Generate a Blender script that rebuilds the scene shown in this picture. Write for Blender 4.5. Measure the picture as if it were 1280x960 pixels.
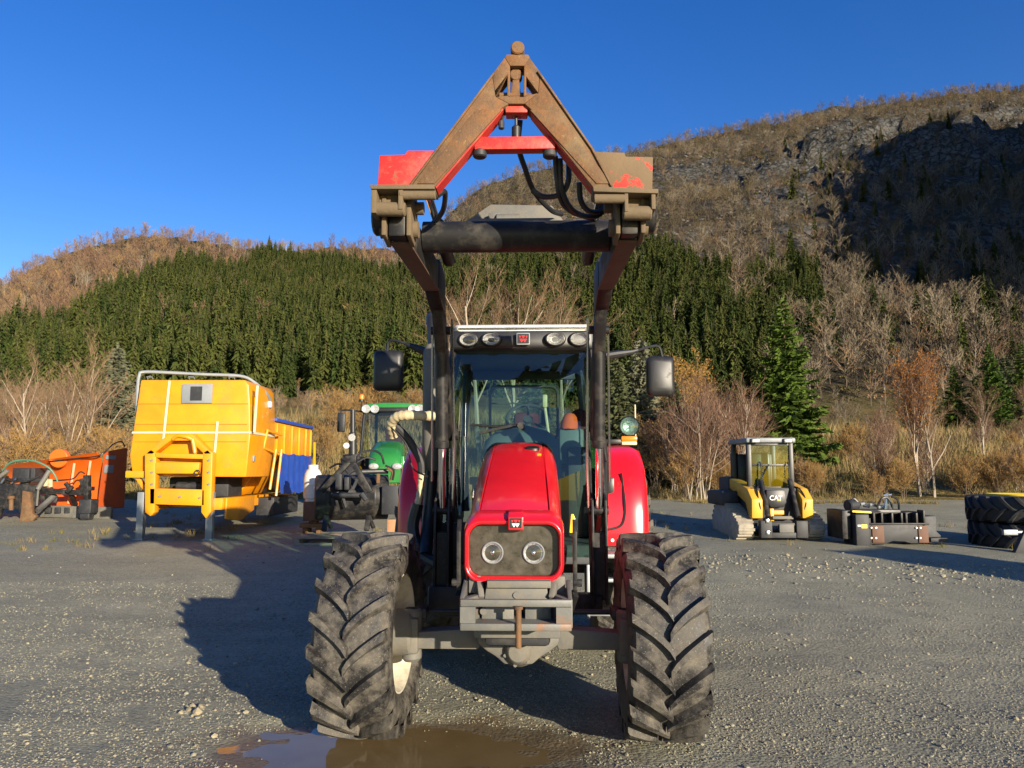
import bpy, bmesh, math, random
import numpy as np
from mathutils import Vector, Matrix, noise

for o in list(bpy.data.objects): bpy.data.objects.remove(o)
scene = bpy.context.scene
COL = scene.collection
R = math.radians

# ------------------------------------------------------------------ camera, sky, sun, exposure
FPX = 961.0; TH = R(6.53); CH = 1.7
cd = bpy.data.cameras.new('camera'); cam = bpy.data.objects.new('camera', cd); COL.objects.link(cam)
cam.location = (0, 0, CH); cam.rotation_euler = (R(90) + TH, 0, 0)
cd.sensor_width = 36; cd.lens = FPX / 1280 * 36; cd.clip_end = 6000; cd.clip_start = 0.05
scene.camera = cam
SUN_EL = R(12.2); SUN_AZ = R(147.0)     # azimuth clockwise from +Y: behind the camera, to its right
wd = bpy.data.worlds.new('World'); scene.world = wd; wd.use_nodes = True
nt = wd.node_tree; nt.nodes.clear()
sky = nt.nodes.new('ShaderNodeTexSky'); sky.sky_type = 'NISHITA'; sky.sun_disc = False
sky.sun_elevation = SUN_EL; sky.sun_rotation = SUN_AZ
sky.air_density = 1.0; sky.dust_density = 0.25; sky.ozone_density = 2.6
bg = nt.nodes.new('ShaderNodeBackground'); bg.inputs['Strength'].default_value = 0.10
wo = nt.nodes.new('ShaderNodeOutputWorld')
hs = nt.nodes.new('ShaderNodeHueSaturation'); hs.inputs['Saturation'].default_value = 1.34; hs.inputs['Hue'].default_value = .522
nt.links.new(sky.outputs[0], hs.inputs['Color']); nt.links.new(hs.outputs[0], bg.inputs[0]); nt.links.new(bg.outputs[0], wo.inputs[0])
sd = bpy.data.lights.new('sun', 'SUN'); sun = bpy.data.objects.new('sun', sd); COL.objects.link(sun)
sd.energy = 5.0; sd.angle = R(0.53); sd.color = (1.0, 0.88, 0.70)
TOSUN = Vector((math.sin(SUN_AZ) * math.cos(SUN_EL), math.cos(SUN_AZ) * math.cos(SUN_EL), math.sin(SUN_EL)))
sun.rotation_euler = TOSUN.to_track_quat('Z', 'Y').to_euler()
sun.location = TOSUN * 60
scene.view_settings.view_transform = 'Standard'; scene.view_settings.look = 'None'
scene.view_settings.exposure = 1.05; scene.view_settings.gamma = 1.0
scene.view_settings.use_curve_mapping = False
scene.render.engine = 'CYCLES'
scene.cycles.max_bounces = 8; scene.cycles.transparent_max_bounces = 16

# ------------------------------------------------------------------ helpers
def ray(px, py):
    a = (px - 640) / FPX; b = (480 - py) / FPX
    return Vector((a, math.cos(TH) - b * math.sin(TH), math.sin(TH) + b * math.cos(TH)))
def W(px, py, Y):                       # point of the place seen at a pixel, at depth Y
    if py == 0: py = 620               # only the sideways place is wanted
    d = ray(px, py); t = Y / d.y
    return Vector((d.x * t, Y, CH + d.z * t))
def proj(x, y, z):
    dy = y * math.cos(TH) + (z - CH) * math.sin(TH); up = -y * math.sin(TH) + (z - CH) * math.cos(TH)
    return 640 + FPX * x / dy, 480 - FPX * up / dy

def tag(o, label=None, cat=None, group=None, kind=None):
    if label: o['label'] = label
    if cat: o['category'] = cat
    if group: o['group'] = group
    if kind: o['kind'] = kind
    return o
def empty(name, loc=(0, 0, 0), rz=0.0, label=None, cat=None, group=None):
    o = bpy.data.objects.new(name, None); COL.objects.link(o)
    o.location = loc; o.rotation_euler = (0, 0, rz); o.empty_display_size = 0.2
    return tag(o, label, cat, group)
def copy_tree(o, parent=None):
    c = o.copy(); COL.objects.link(c); c.parent = parent
    for ch in list(o.children): copy_tree(ch, c)
    return c

class MB:
    """collects shapes, then builds ONE mesh object"""
    def __init__(s): s.v = []; s.f = []; s.m = []; s.mi = 0
    def mat(s, i): s.mi = i; return s
    def add(s, vs, fs):
        b = len(s.v); s.v.extend([tuple(v) for v in vs])
        for f in fs: s.f.append(tuple(b + i for i in f)); s.m.append(s.mi)
        return s
    def bm(s, bm):
        bm.verts.index_update()
        s.add([v.co.copy() for v in bm.verts], [[v.index for v in f.verts] for f in bm.faces]); bm.free(); return s
    def box(s, lo, hi, bev=0.0, M=None):
        lo = Vector(lo); hi = Vector(hi)
        b = bmesh.new(); bmesh.ops.create_cube(b, size=1)
        for v in b.verts: v.co = Vector((lo[i] + (v.co[i] + .5) * (hi[i] - lo[i]) for i in range(3)))
        if bev: bmesh.ops.bevel(b, geom=b.edges[:], offset=bev, segments=2, affect='EDGES', profile=.5)
        if M is not None: b.transform(M)
        return s.bm(b)
    def bar(s, a, c, w, h, bev=0.0, up=(0, 0, 1)):      # box beam from a to c, w wide, h high
        a = Vector(a); c = Vector(c); d = c - a; L = d.length; y = d.normalized()
        x = y.cross(Vector(up))
        if x.length < 1e-4: x = y.cross(Vector((0, 1, 0)))
        x.normalize(); z = x.cross(y)
        M = Matrix((x, y, z)).transposed().to_4x4(); M.translation = a
        return s.box((-w / 2, 0, -h / 2), (w / 2, L, h / 2), bev, M)
    def prism(s, poly, axis, lo, hi, bev=0.0, M=None):   # 2-D outline extruded along an axis
        def P(p, t):
            if axis == 'x': return (t, p[0], p[1])
            if axis == 'y': return (p[0], t, p[1])
            return (p[0], p[1], t)
        n = len(poly); b = bmesh.new()
        va = [b.verts.new(P(p, lo)) for p in poly]; vb = [b.verts.new(P(p, hi)) for p in poly]
        b.faces.new(va); b.faces.new(list(reversed(vb)))
        for i in range(n): b.faces.new((va[i], vb[i], vb[(i + 1) % n], va[(i + 1) % n]))
        bmesh.ops.recalc_face_normals(b, faces=b.faces[:])
        if bev: bmesh.ops.bevel(b, geom=b.edges[:], offset=bev, segments=2, affect='EDGES', profile=.5)
        if M is not None: b.transform(M)
        return s.bm(b)
    def tube(s, pts, r, n=10, cap=True):
        pts = [Vector(p) for p in pts]; N = len(pts)
        rr = r if isinstance(r, (list, tuple)) else [r] * N
        t0 = (pts[1] - pts[0]).normalized()
        a = t0.orthogonal().normalized(); vs = []; prev = t0
        for i, p in enumerate(pts):
            t = ((pts[min(i + 1, N - 1)] - pts[max(i - 1, 0)])).normalized()
            a = (a - t * a.dot(t)).normalized(); bb = t.cross(a)
            for k in range(n):
                w = 2 * math.pi * k / n
                vs.append(p + (a * math.cos(w) + bb * math.sin(w)) * rr[i])
        fs = []
        for i in range(N - 1):
            for k in range(n):
                k2 = (k + 1) % n
                fs.append((i * n + k, i * n + k2, (i + 1) * n + k2, (i + 1) * n + k))
        if cap:
            fs.append(tuple(reversed(range(n)))); fs.append(tuple((N - 1) * n + k for k in range(n)))
        return s.add(vs, fs)
    def cyl(s, a, c, r, n=20, bev=0.0):
        a = Vector(a); c = Vector(c)
        if bev:
            d = (c - a).normalized() * bev
            return s.tube([a, a + d * .01, a + d, c - d, c - d * .01, c], [r - bev, r - bev, r, r, r - bev, r - bev], n)
        return s.tube([a, c], r, n)
    def lathe(s, prof, c, axis, n=24, closed=False):      # prof: (radius, along)
        c = Vector(c); ax = Vector(axis).normalized(); a = ax.orthogonal().normalized(); b = ax.cross(a)
        vs = []; fs = []; m = len(prof)
        for k in range(n):
            w = 2 * math.pi * k / n; d = a * math.cos(w) + b * math.sin(w)
            for (r, t) in prof: vs.append(c + d * r + ax * t)
        for k in range(n):
            k2 = (k + 1) % n
            for i in range(m if closed else m - 1):
                j = (i + 1) % m
                fs.append((k * m + i, k * m + j, k2 * m + j, k2 * m + i))
        return s.add(vs, fs)
    def loft(s, secs, close=True, caps=True):
        n = len(secs[0]); vs = [p for q in secs for p in q]; fs = []
        for i in range(len(secs) - 1):
            for k in range(n if close else n - 1):
                k2 = (k + 1) % n
                fs.append((i * n + k, i * n + k2, (i + 1) * n + k2, (i + 1) * n + k))
        if caps:
            fs.append(tuple(reversed(range(n)))); fs.append(tuple((len(secs) - 1) * n + k for k in range(n)))
        return s.add(vs, fs)
    def sphere(s, c, r, sc=(1, 1, 1), u=16, v=10):
        b = bmesh.new(); bmesh.ops.create_uvsphere(b, u_segments=u, v_segments=v, radius=r)
        for q in b.verts: q.co = Vector((q.co.x * sc[0], q.co.y * sc[1], q.co.z * sc[2])) + Vector(c)
        return s.bm(b)
    def mesh(s, name, mats, smooth=None, fix=True):
        me = bpy.data.meshes.new(name); me.from_pydata(s.v, [], s.f)
        mats = mats if isinstance(mats, (list, tuple)) else [mats]
        for m in mats: me.materials.append(m)
        if len(mats) > 1: me.polygons.foreach_set('material_index', s.m)
        if fix:
            b = bmesh.new(); b.from_mesh(me); bmesh.ops.recalc_face_normals(b, faces=b.faces[:]); b.to_mesh(me); b.free()
        if smooth:
            me.polygons.foreach_set('use_smooth', [True] * len(me.polygons))
            me.set_sharp_from_angle(angle=R(smooth))
        me.update(); return me
    def build(s, name, mats, parent=None, smooth=35, fix=True):
        o = bpy.data.objects.new(name, s.mesh(name, mats, smooth, fix)); COL.objects.link(o)
        if parent: o.parent = parent
        return o

def bez(pts, n=8):                      # Catmull-Rom through points
    P = [Vector(p) for p in pts]; P = [P[0] * 2 - P[1]] + P + [P[-1] * 2 - P[-2]]; out = []
    for i in range(1, len(P) - 2):
        for k in range(n):
            t = k / n
            out.append(.5 * ((2 * P[i]) + (P[i + 1] - P[i - 1]) * t + (2 * P[i - 1] - 5 * P[i] + 4 * P[i + 1] - P[i + 2]) * t * t + (-P[i - 1] + 3 * P[i] - 3 * P[i + 1] + P[i + 2]) * t ** 3))
    out.append(P[-2]); return out
def rrect(x0, x1, z0, z1, r, n=5):      # rounded rectangle outline
    out = []
    for (cx, cz, a0) in ((x1 - r, z1 - r, 0), (x0 + r, z1 - r, 90), (x0 + r, z0 + r, 180), (x1 - r, z0 + r, 270)):
        for k in range(n + 1):
            a = R(a0 + 90 * k / n); out.append((cx + r * math.cos(a), cz + r * math.sin(a)))
    return out

# ------------------------------------------------------------------ materials
def nodes(name):
    m = bpy.data.materials.new(name); m.use_nodes = True
    t = m.node_tree; p = t.nodes['Principled BSDF']; return m, t, p
def N(t, typ, **kw):
    n = t.nodes.new(typ)
    for k, v in kw.items():
        if k in n.inputs: n.inputs[k].default_value = v
        else: setattr(n, k, v)
    return n
def noise_fac(t, scale, lo, hi, detail=5, rough=.6, coord=None, dist=0.0):
    n = N(t, 'ShaderNodeTexNoise', Scale=scale, Detail=detail, Roughness=rough, Distortion=dist)
    if coord is not None: t.links.new(coord, n.inputs['Vector'])
    r = N(t, 'ShaderNodeMapRange'); r.inputs['From Min'].default_value = lo; r.inputs['From Max'].default_value = hi
    t.links.new(n.outputs['Fac'], r.inputs['Value']); return r.outputs[0]
def mixc(t, fac, a, b):
    m = N(t, 'ShaderNodeMix', data_type='RGBA')
    for s, v in (('A', a), ('B', b)):
        i = [q for q in m.inputs if q.name == s and q.type == 'RGBA'][0]
        if isinstance(v, (tuple, list)): i.default_value = (*v[:3], 1)
        else: t.links.new(v, i)
    f = m.inputs[0]
    if isinstance(fac, (int, float)): f.default_value = fac
    else: t.links.new(fac, f)
    return [q for q in m.outputs if q.type == 'RGBA'][0]
def paint(name, col, rough=.4, metal=0.0, dirt=None, damt=(.5, .75), dscale=6.0, drough=.85, bump=.0, bscale=60.0,
          coat=0.0, layers=(), fine=None, spec=.5):
    """base colour + wear layers [(colour, scale, lo, hi)], dust, fine bump"""
    m, t, p = nodes(name)
    tc = N(t, 'ShaderNodeTexCoord').outputs['Object']
    c = col; rg = rough
    v = noise_fac(t, 2.3, .3, .7, coord=tc)
    c = mixc(t, v, tuple(x * .86 for x in col), tuple(min(1, x * 1.1) for x in col))
    fac_all = None
    for (lc, sc, lo, hi) in layers:
        f = noise_fac(t, sc, lo, hi, detail=8, rough=.68, coord=tc, dist=.3); c = mixc(t, f, c, lc)
        fac_all = f
    if dirt:
        f = noise_fac(t, dscale, damt[0], damt[1], detail=8, rough=.7, coord=tc); c = mixc(t, f, c, dirt)
        mr = N(t, 'ShaderNodeMapRange'); mr.inputs['To Min'].default_value = rough; mr.inputs['To Max'].default_value = drough
        t.links.new(f, mr.inputs[0]); t.links.new(mr.outputs[0], p.inputs['Roughness'])
    else:
        f = noise_fac(t, 9, .2, .8, coord=tc)
        mr = N(t, 'ShaderNodeMapRange'); mr.inputs['To Min'].default_value = rough * .8; mr.inputs['To Max'].default_value = min(1, rough * 1.25)
        t.links.new(f, mr.inputs[0]); t.links.new(mr.outputs[0], p.inputs['Roughness'])
    if fine:
        f = noise_fac(t, fine[1], fine[2], fine[3], detail=3, coord=tc); c = mixc(t, f, c, fine[0])
    t.links.new(c, p.inputs['Base Color'])
    p.inputs['Metallic'].default_value = metal; p.inputs['Coat Weight'].default_value = coat
    p.inputs['Coat Roughness'].default_value = .08; p.inputs['Specular IOR Level'].default_value = spec
    if bump:
        b = N(t, 'ShaderNodeBump', Strength=bump, Distance=.004); n = N(t, 'ShaderNodeTexNoise', Scale=bscale, Detail=6)
        t.links.new(tc, n.inputs['Vector']); t.links.new(n.outputs['Fac'], b.inputs['Height']); t.links.new(b.outputs[0], p.inputs['Normal'])
    return m
def glass(name, tint=(.62, .8, .8), refl=.09):
    m, t, p = nodes(name); t.nodes.remove(p)
    tr = N(t, 'ShaderNodeBsdfTransparent'); tr.inputs[0].default_value = (*tint, 1)
    gl = N(t, 'ShaderNodeBsdfGlossy', Roughness=.01); gl.inputs[0].default_value = (1, 1, 1, 1)
    lw = N(t, 'ShaderNodeLayerWeight', Blend=.5); pw = N(t, 'ShaderNodeMath', operation='POWER'); pw.inputs[1].default_value = 4.0; t.links.new(lw.outputs['Facing'], pw.inputs[0])
    ad = N(t, 'ShaderNodeMath', operation='MULTIPLY_ADD'); ad.inputs[1].default_value = .9; ad.inputs[2].default_value = refl; t.links.new(pw.outputs[0], ad.inputs[0])
    mx = N(t, 'ShaderNodeMixShader'); t.links.new(ad.outputs[0], mx.inputs[0]); t.links.new(tr.outputs[0], mx.inputs[1]); t.links.new(gl.outputs[0], mx.inputs[2])
    t.links.new(mx.outputs[0], t.nodes['Material Output'].inputs[0]); return m
def leafy(name, a, b, rough=.75, trans=.0, scale=.35):
    """foliage / bark: colour varies from plant to plant and over each plant"""
    m, t, p = nodes(name)
    oi = N(t, 'ShaderNodeObjectInfo'); tc = N(t, 'ShaderNodeTexCoord').outputs['Object']
    f = noise_fac(t, scale, .3, .7, coord=tc)
    ad = N(t, 'ShaderNodeMath', operation='ADD'); t.links.new(f, ad.inputs[0]); t.links.new(oi.outputs['Random'], ad.inputs[1])
    hv = N(t, 'ShaderNodeMath', operation='MULTIPLY'); hv.inputs[1].default_value = .5; t.links.new(ad.outputs[0], hv.inputs[0])
    c = mixc(t, hv.outputs[0], a, b); t.links.new(c, p.inputs['Base Color'])
    p.inputs['Roughness'].default_value = rough; p.inputs['Specular IOR Level'].default_value = .15
    if trans:
        tl = N(t, 'ShaderNodeBsdfTranslucent'); t.links.new(c, tl.inputs[0])
        mx = N(t, 'ShaderNodeMixShader'); mx.inputs[0].default_value = trans
        t.links.new(p.outputs[0], mx.inputs[1]); t.links.new(tl.outputs[0], mx.inputs[2]); t.links.new(mx.outputs[0], t.nodes['Material Output'].inputs[0])
    return m

DUST = (.20, .17, .125); MUD = (.15, .12, .085)
M = {}
M['red'] = paint('red paint', (.70, .007, .014), .28, dirt=(.42, .09, .07), damt=(.60, 1.0), dscale=5.0, coat=.5, drough=.55, fine=((.40, .10, .08), 160, .66, .80))
M['red_dusty'] = paint('dusty red paint', (.45, .012, .02), .35, dirt=(.25, .10, .07), damt=(.5, .85), dscale=5.0)
M['red_worn'] = paint('worn red implement paint', (.46, .022, .018), .5, layers=[((.20, .10, .045), 7, .56, .62)], dirt=(.20, .11, .055), damt=(.50, .85), dscale=13, bump=.3)
M['rust'] = paint('rusty steel', (.115, .060, .026), .8, layers=[((.175, .075, .022), 9, .46, .66), ((.065, .042, .026), 14, .52, .70)], dirt=(.155, .105, .052), damt=(.50, .68), dscale=5.5, bump=.7, bscale=70, fine=((.22, .145, .065), 60, .62, .74))
M['rust_red'] = paint('rusty steel with red remains', (.135, .088, .044), .8, layers=[((.50, .03, .02), 5., .50, .53)], dirt=(.15, .105, .055), damt=(.55, .8), dscale=14, bump=.4)
M['mudsteel'] = paint('mud caked steel', (.125, .090, .050), .9, layers=[((.12, .08, .05), 8, .5, .7)], bump=.8, bscale=45)
M['black'] = paint('black loader paint', (.012, .012, .013), .46, spec=.3, dirt=(.09, .078, .06), damt=(.47, .85), dscale=7, bump=.1)
M['blackplain'] = paint('black plastic', (.015, .015, .016), .45, dirt=(.06, .055, .045), damt=(.55, .95), dscale=9)
M['dark'] = paint('dark machinery', (.018, .019, .022), .6, dirt=(.07, .06, .05), damt=(.5, .9), dscale=9, bump=.2)
M['armunder'] = paint('rusty arm underside', (.075, .042, .028), .7, dirt=(.14, .09, .06), damt=(.5, .8), dscale=9)
M['grey'] = paint('grey cast iron', (.11, .108, .098), .6, dirt=(.17, .145, .105), damt=(.42, .75), dscale=6, bump=.3, layers=[((.20, .10, .04), 8, .66, .78)])
M['bumper'] = paint('grey bracket paint', (.115, .115, .105), .5, layers=[((.22, .085, .025), 5, .56, .70)], dirt=(.16, .135, .095), damt=(.5, .8), dscale=8, bump=.2)
M['steel'] = paint('bare steel', (.55, .55, .54), .25, metal=1.0)
M['chrome'] = paint('chrome', (.8, .8, .8), .08, metal=1.0)
M['galv'] = paint('galvanised steel', (.27, .29, .30), .5, metal=.5, dirt=(.22, .21, .19), damt=(.5, .9))
M['rubber'] = paint('tyre rubber', (.013, .012, .012), .55, dirt=(.120, .105, .082), damt=(.42, .66), dscale=7, drough=.95, bump=.5, bscale=40, fine=((.17, .15, .12), 110, .60, .70))
M['rubber_clean'] = paint('black tyre rubber', (.014, .014, .015), .6, dirt=(.07, .065, .055), damt=(.5, .9), dscale=6, bump=.2)
M['hose'] = paint('black hose', (.013, .013, .014), .45, dirt=(.06, .055, .045), damt=(.5, .9))
M['rim'] = paint('white rim paint', (.52, .48, .38), .5, dirt=(.28, .22, .15), damt=(.42, .72), dscale=7)
M['roofwhite'] = paint('off white roof', (.72, .68, .56), .45, dirt=(.4, .36, .28), damt=(.55, .9))
M['grille'] = paint('dirty headlight panel', (.030, .027, .019), .2, dirt=(.060, .050, .031), damt=(.36, .72), dscale=14, drough=.6, coat=.4)
M['lamp'] = paint('lamp reflector', (.50, .50, .48), .3, metal=.35, layers=[((.16, .16, .155), 70, .5, .60)], bump=1.0, bscale=60)
M['lampglass'] = glass('lamp glass', (.92, .92, .90), .05)
M['glass'] = glass('cab glass', (.52, .68, .63), .05)
M['amber'] = paint('amber lens', (.75, .20, .01), .2, coat=.5)
M['orange'] = paint('orange plough paint', (.62, .115, .008), .4, dirt=(.33, .13, .05), damt=(.55, .95), dscale=3)
M['orange_dark'] = paint('shaded orange paint', (.42, .07, .012), .5, dirt=(.2, .08, .04), damt=(.5, .9), dscale=3)  # darker base paints in the shade of the wing facing away from the sun
M['hat'] = paint('orange cap cloth', (.75, .12, .02), .9)
M['maroon'] = paint('maroon seat cloth', (.09, .02, .025), .9)
M['yellow'] = paint('yellow spreader paint', (.66, .255, .003), .38, dirt=(.36, .165, .03), damt=(.50, .85), dscale=3.4, coat=.15, bump=.5, bscale=5, fine=((.30, .15, .04), 26, .66, .76))
M['yellowsticker'] = paint('yellow plastic', (.80, .55, .02), .4)
M['catyellow'] = paint('dull yellow machine paint', (.62, .33, .03), .45, dirt=(.3, .2, .08), damt=(.52, .9), dscale=4)
M['blue'] = paint('blue tarpaulin', (.012, .055, .33), .5, dirt=(.05, .09, .3), damt=(.5, .9), bump=.5, bscale=9)
M['green'] = paint('green tractor paint', (.02, .165, .03), .35, dirt=(.05, .14, .04), damt=(.6, .95), coat=.4)
M['white'] = paint('white enamel', (.55, .55, .54), .4, dirt=(.45, .42, .36), damt=(.5, .9), dscale=3)
M['wrap'] = paint('cream hose wrap', (.48, .40, .24), .8, layers=[((.33, .26, .16), 9, .5, .64)], bump=.6, bscale=50)
M['tape'] = paint('cream tape', (.56, .49, .33), .6)
M['wood'] = paint('weathered wood', (.24, .19, .14), .85, dirt=(.14, .11, .085), damt=(.45, .7), dscale=9, bump=.4)
M['woodwarm'] = paint('fresh wood', (.38, .19, .09), .85, dirt=(.2, .11, .06), damt=(.45, .8), dscale=9, bump=.4)
M['interior'] = paint('cab interior', (.05, .055, .06), .7)
M['dash'] = paint('grey dashboard', (.12, .15, .16), .6)
M['logo_red'] = paint('logo red', (.6, .015, .02), .4)
M['logo_white'] = paint('logo white', (.8, .8, .78), .4)
M['logo_black'] = paint('logo black', (.012, .012, .012), .4)
M['trackdirt'] = paint('dusty rubber track', (.34, .30, .23), .9, dirt=(.2, .17, .13), damt=(.45, .7), dscale=9, bump=.5)
M['brown'] = paint('brown painted steel', (.10, .045, .025), .7, dirt=(.16, .1, .06), damt=(.5, .9))
M['green_hose'] = paint('green hose', (.06, .16, .10), .5)
M['plate'] = paint('grey plate', (.20, .215, .225), .5)
M['yellow_dark'] = paint('dirty yellow paint', (.36, .15, .008), .5)
# ------------------------------------------------------------------ terrain
def sstep(t): t = max(0., min(1., t)); return t * t * (3 - 2 * t)
def lerp_tab(tab, x):
    if x <= tab[0][0]: return tab[0][1]
    for (a, va), (b, vb) in zip(tab, tab[1:]):
        if x <= b: return va + (vb - va) * (x - a) / (b - a)
    return tab[-1][1]
RIDGE = [(-500, 420), (-200, 390), (0, 362), (30, 345), (60, 326), (110, 308), (180, 294), (240, 302), (330, 314), (420, 318), (500, 318), (535, 300), (560, 268),
         (600, 234), (650, 217), (700, 208), (750, 199), (800, 189), (870, 172), (940, 160), (1000, 151), (1100, 135), (1200, 119), (1280, 113), (1450, 112), (1700, 140), (2200, 200)]
RDIST = [(-500, 470), (0, 500), (180, 520), (480, 590), (560, 700), (700, 850), (900, 940), (1280, 1000), (2200, 1050)]
PUD = (-.70, 5.05)
def yard(x, y):
    z = .40 * sstep((y - 6) / 9.) + max(0, y - 15) * .05
    n = noise.noise(Vector((x * .35, y * .35, 3.1))) * .035 + noise.noise(Vector((x * 1.3, y * 1.3, 1.7))) * .012
    n += noise.noise(Vector((x * 4.5, y * 4.5, 7.7))) * .005
    n += noise.noise(Vector((x * .9, y * 2.6, 5.5))) * .010
    f = min(1, max(0, (abs(x) + abs(y - 5.2) - 1.) / 3))            # keep it level under the tractor
    z += n * (.25 + .75 * f)
    e = ((x - PUD[0]) / 1.12) ** 2 + ((y - PUD[1]) / .45) ** 2      # shallow hollow that holds the puddle
    if e < 2.2:
        z -= .036 * min(1, (2.2 - e) / 1.8)
        z += (.012 * noise.noise(Vector((x * 2.6, y * 4.5, 4.4))) + .007 * noise.noise(Vector((x * 7., y * 9., 6.)))) * min(1, 2.2 - e)
    return z
def terrain(x, y):
    if y < 22: return yard(x, y)
    px = 640 + FPX * x / y / 1.03
    base = lerp_tab([(22, .75), (27, .95), (34, 2.2 if px > 700 else 1.6), (42, 3.1 if px > 700 else 3.2), (62, 5.6), (100, 9.5), (160, 15.5)], y)
    k = sstep((px - 600) / 160)
    b34 = 1.5 + .8 * k; b42 = 3.0 + .3 * k
    base = lerp_tab([(22, .75), (27, .95), (34, b34), (42, b42), (62, 5.8 - 1.2 * k), (100, 9.5 - 2 * k), (160, 15.5 - 2.5 * k)], min(y, 160))
    amp = min(1, (y - 22) / 20)
    base += amp * (.35 * noise.noise(Vector((x * .12, y * .12, .3))) + .12 * noise.noise(Vector((x * .5, y * .5, 5.))))
    if y > 150:
        D = lerp_tab(RDIST, px); Hr = W(640, lerp_tab(RIDGE, px), D).z
        t = (y - 150) / (D - 150)
        if t <= 1.:
            q = t ** (1.12)
            z = base + (Hr - base) * q
        else:
            z = Hr - (y - D) * .10 - max(0, y - D - 200) * .15
        bump = noise.fractal(Vector((x * .006, y * .006, 2.)), 1., 2., 5) * 22 * min(1, t * 3) * (.35 + .65 * k) * (1 if t > 1 else max(0, 1 - t ** 3))
        if px > 900:                                                # crags on the right-hand mountain
            cr = sstep((px - 880) / 160) * math.exp(-((t - .58) / .28) ** 2)
            w = noise.noise(Vector((x * .012, y * .012, 9.)))
            bump += cr * (34 * abs(w) - 12 + 24 * (1 - 2 * abs(noise.fractal(Vector((x * .018, y * .014, 4.)), 1., 2., 4))))
        z += bump
        return z
    return base
def grid_mesh(name, pts, nu, nv, mat, smooth=True):
    fs = [(j * nu + i, j * nu + i + 1, (j + 1) * nu + i + 1, (j + 1) * nu + i) for j in range(nv - 1) for i in range(nu - 1)]
    me = bpy.data.meshes.new(name); me.from_pydata(pts, [], fs); me.materials.append(mat)
    if smooth: me.polygons.foreach_set('use_smooth', [True] * len(fs))
    o = bpy.data.objects.new(name, me); COL.objects.link(o); return o

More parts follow.
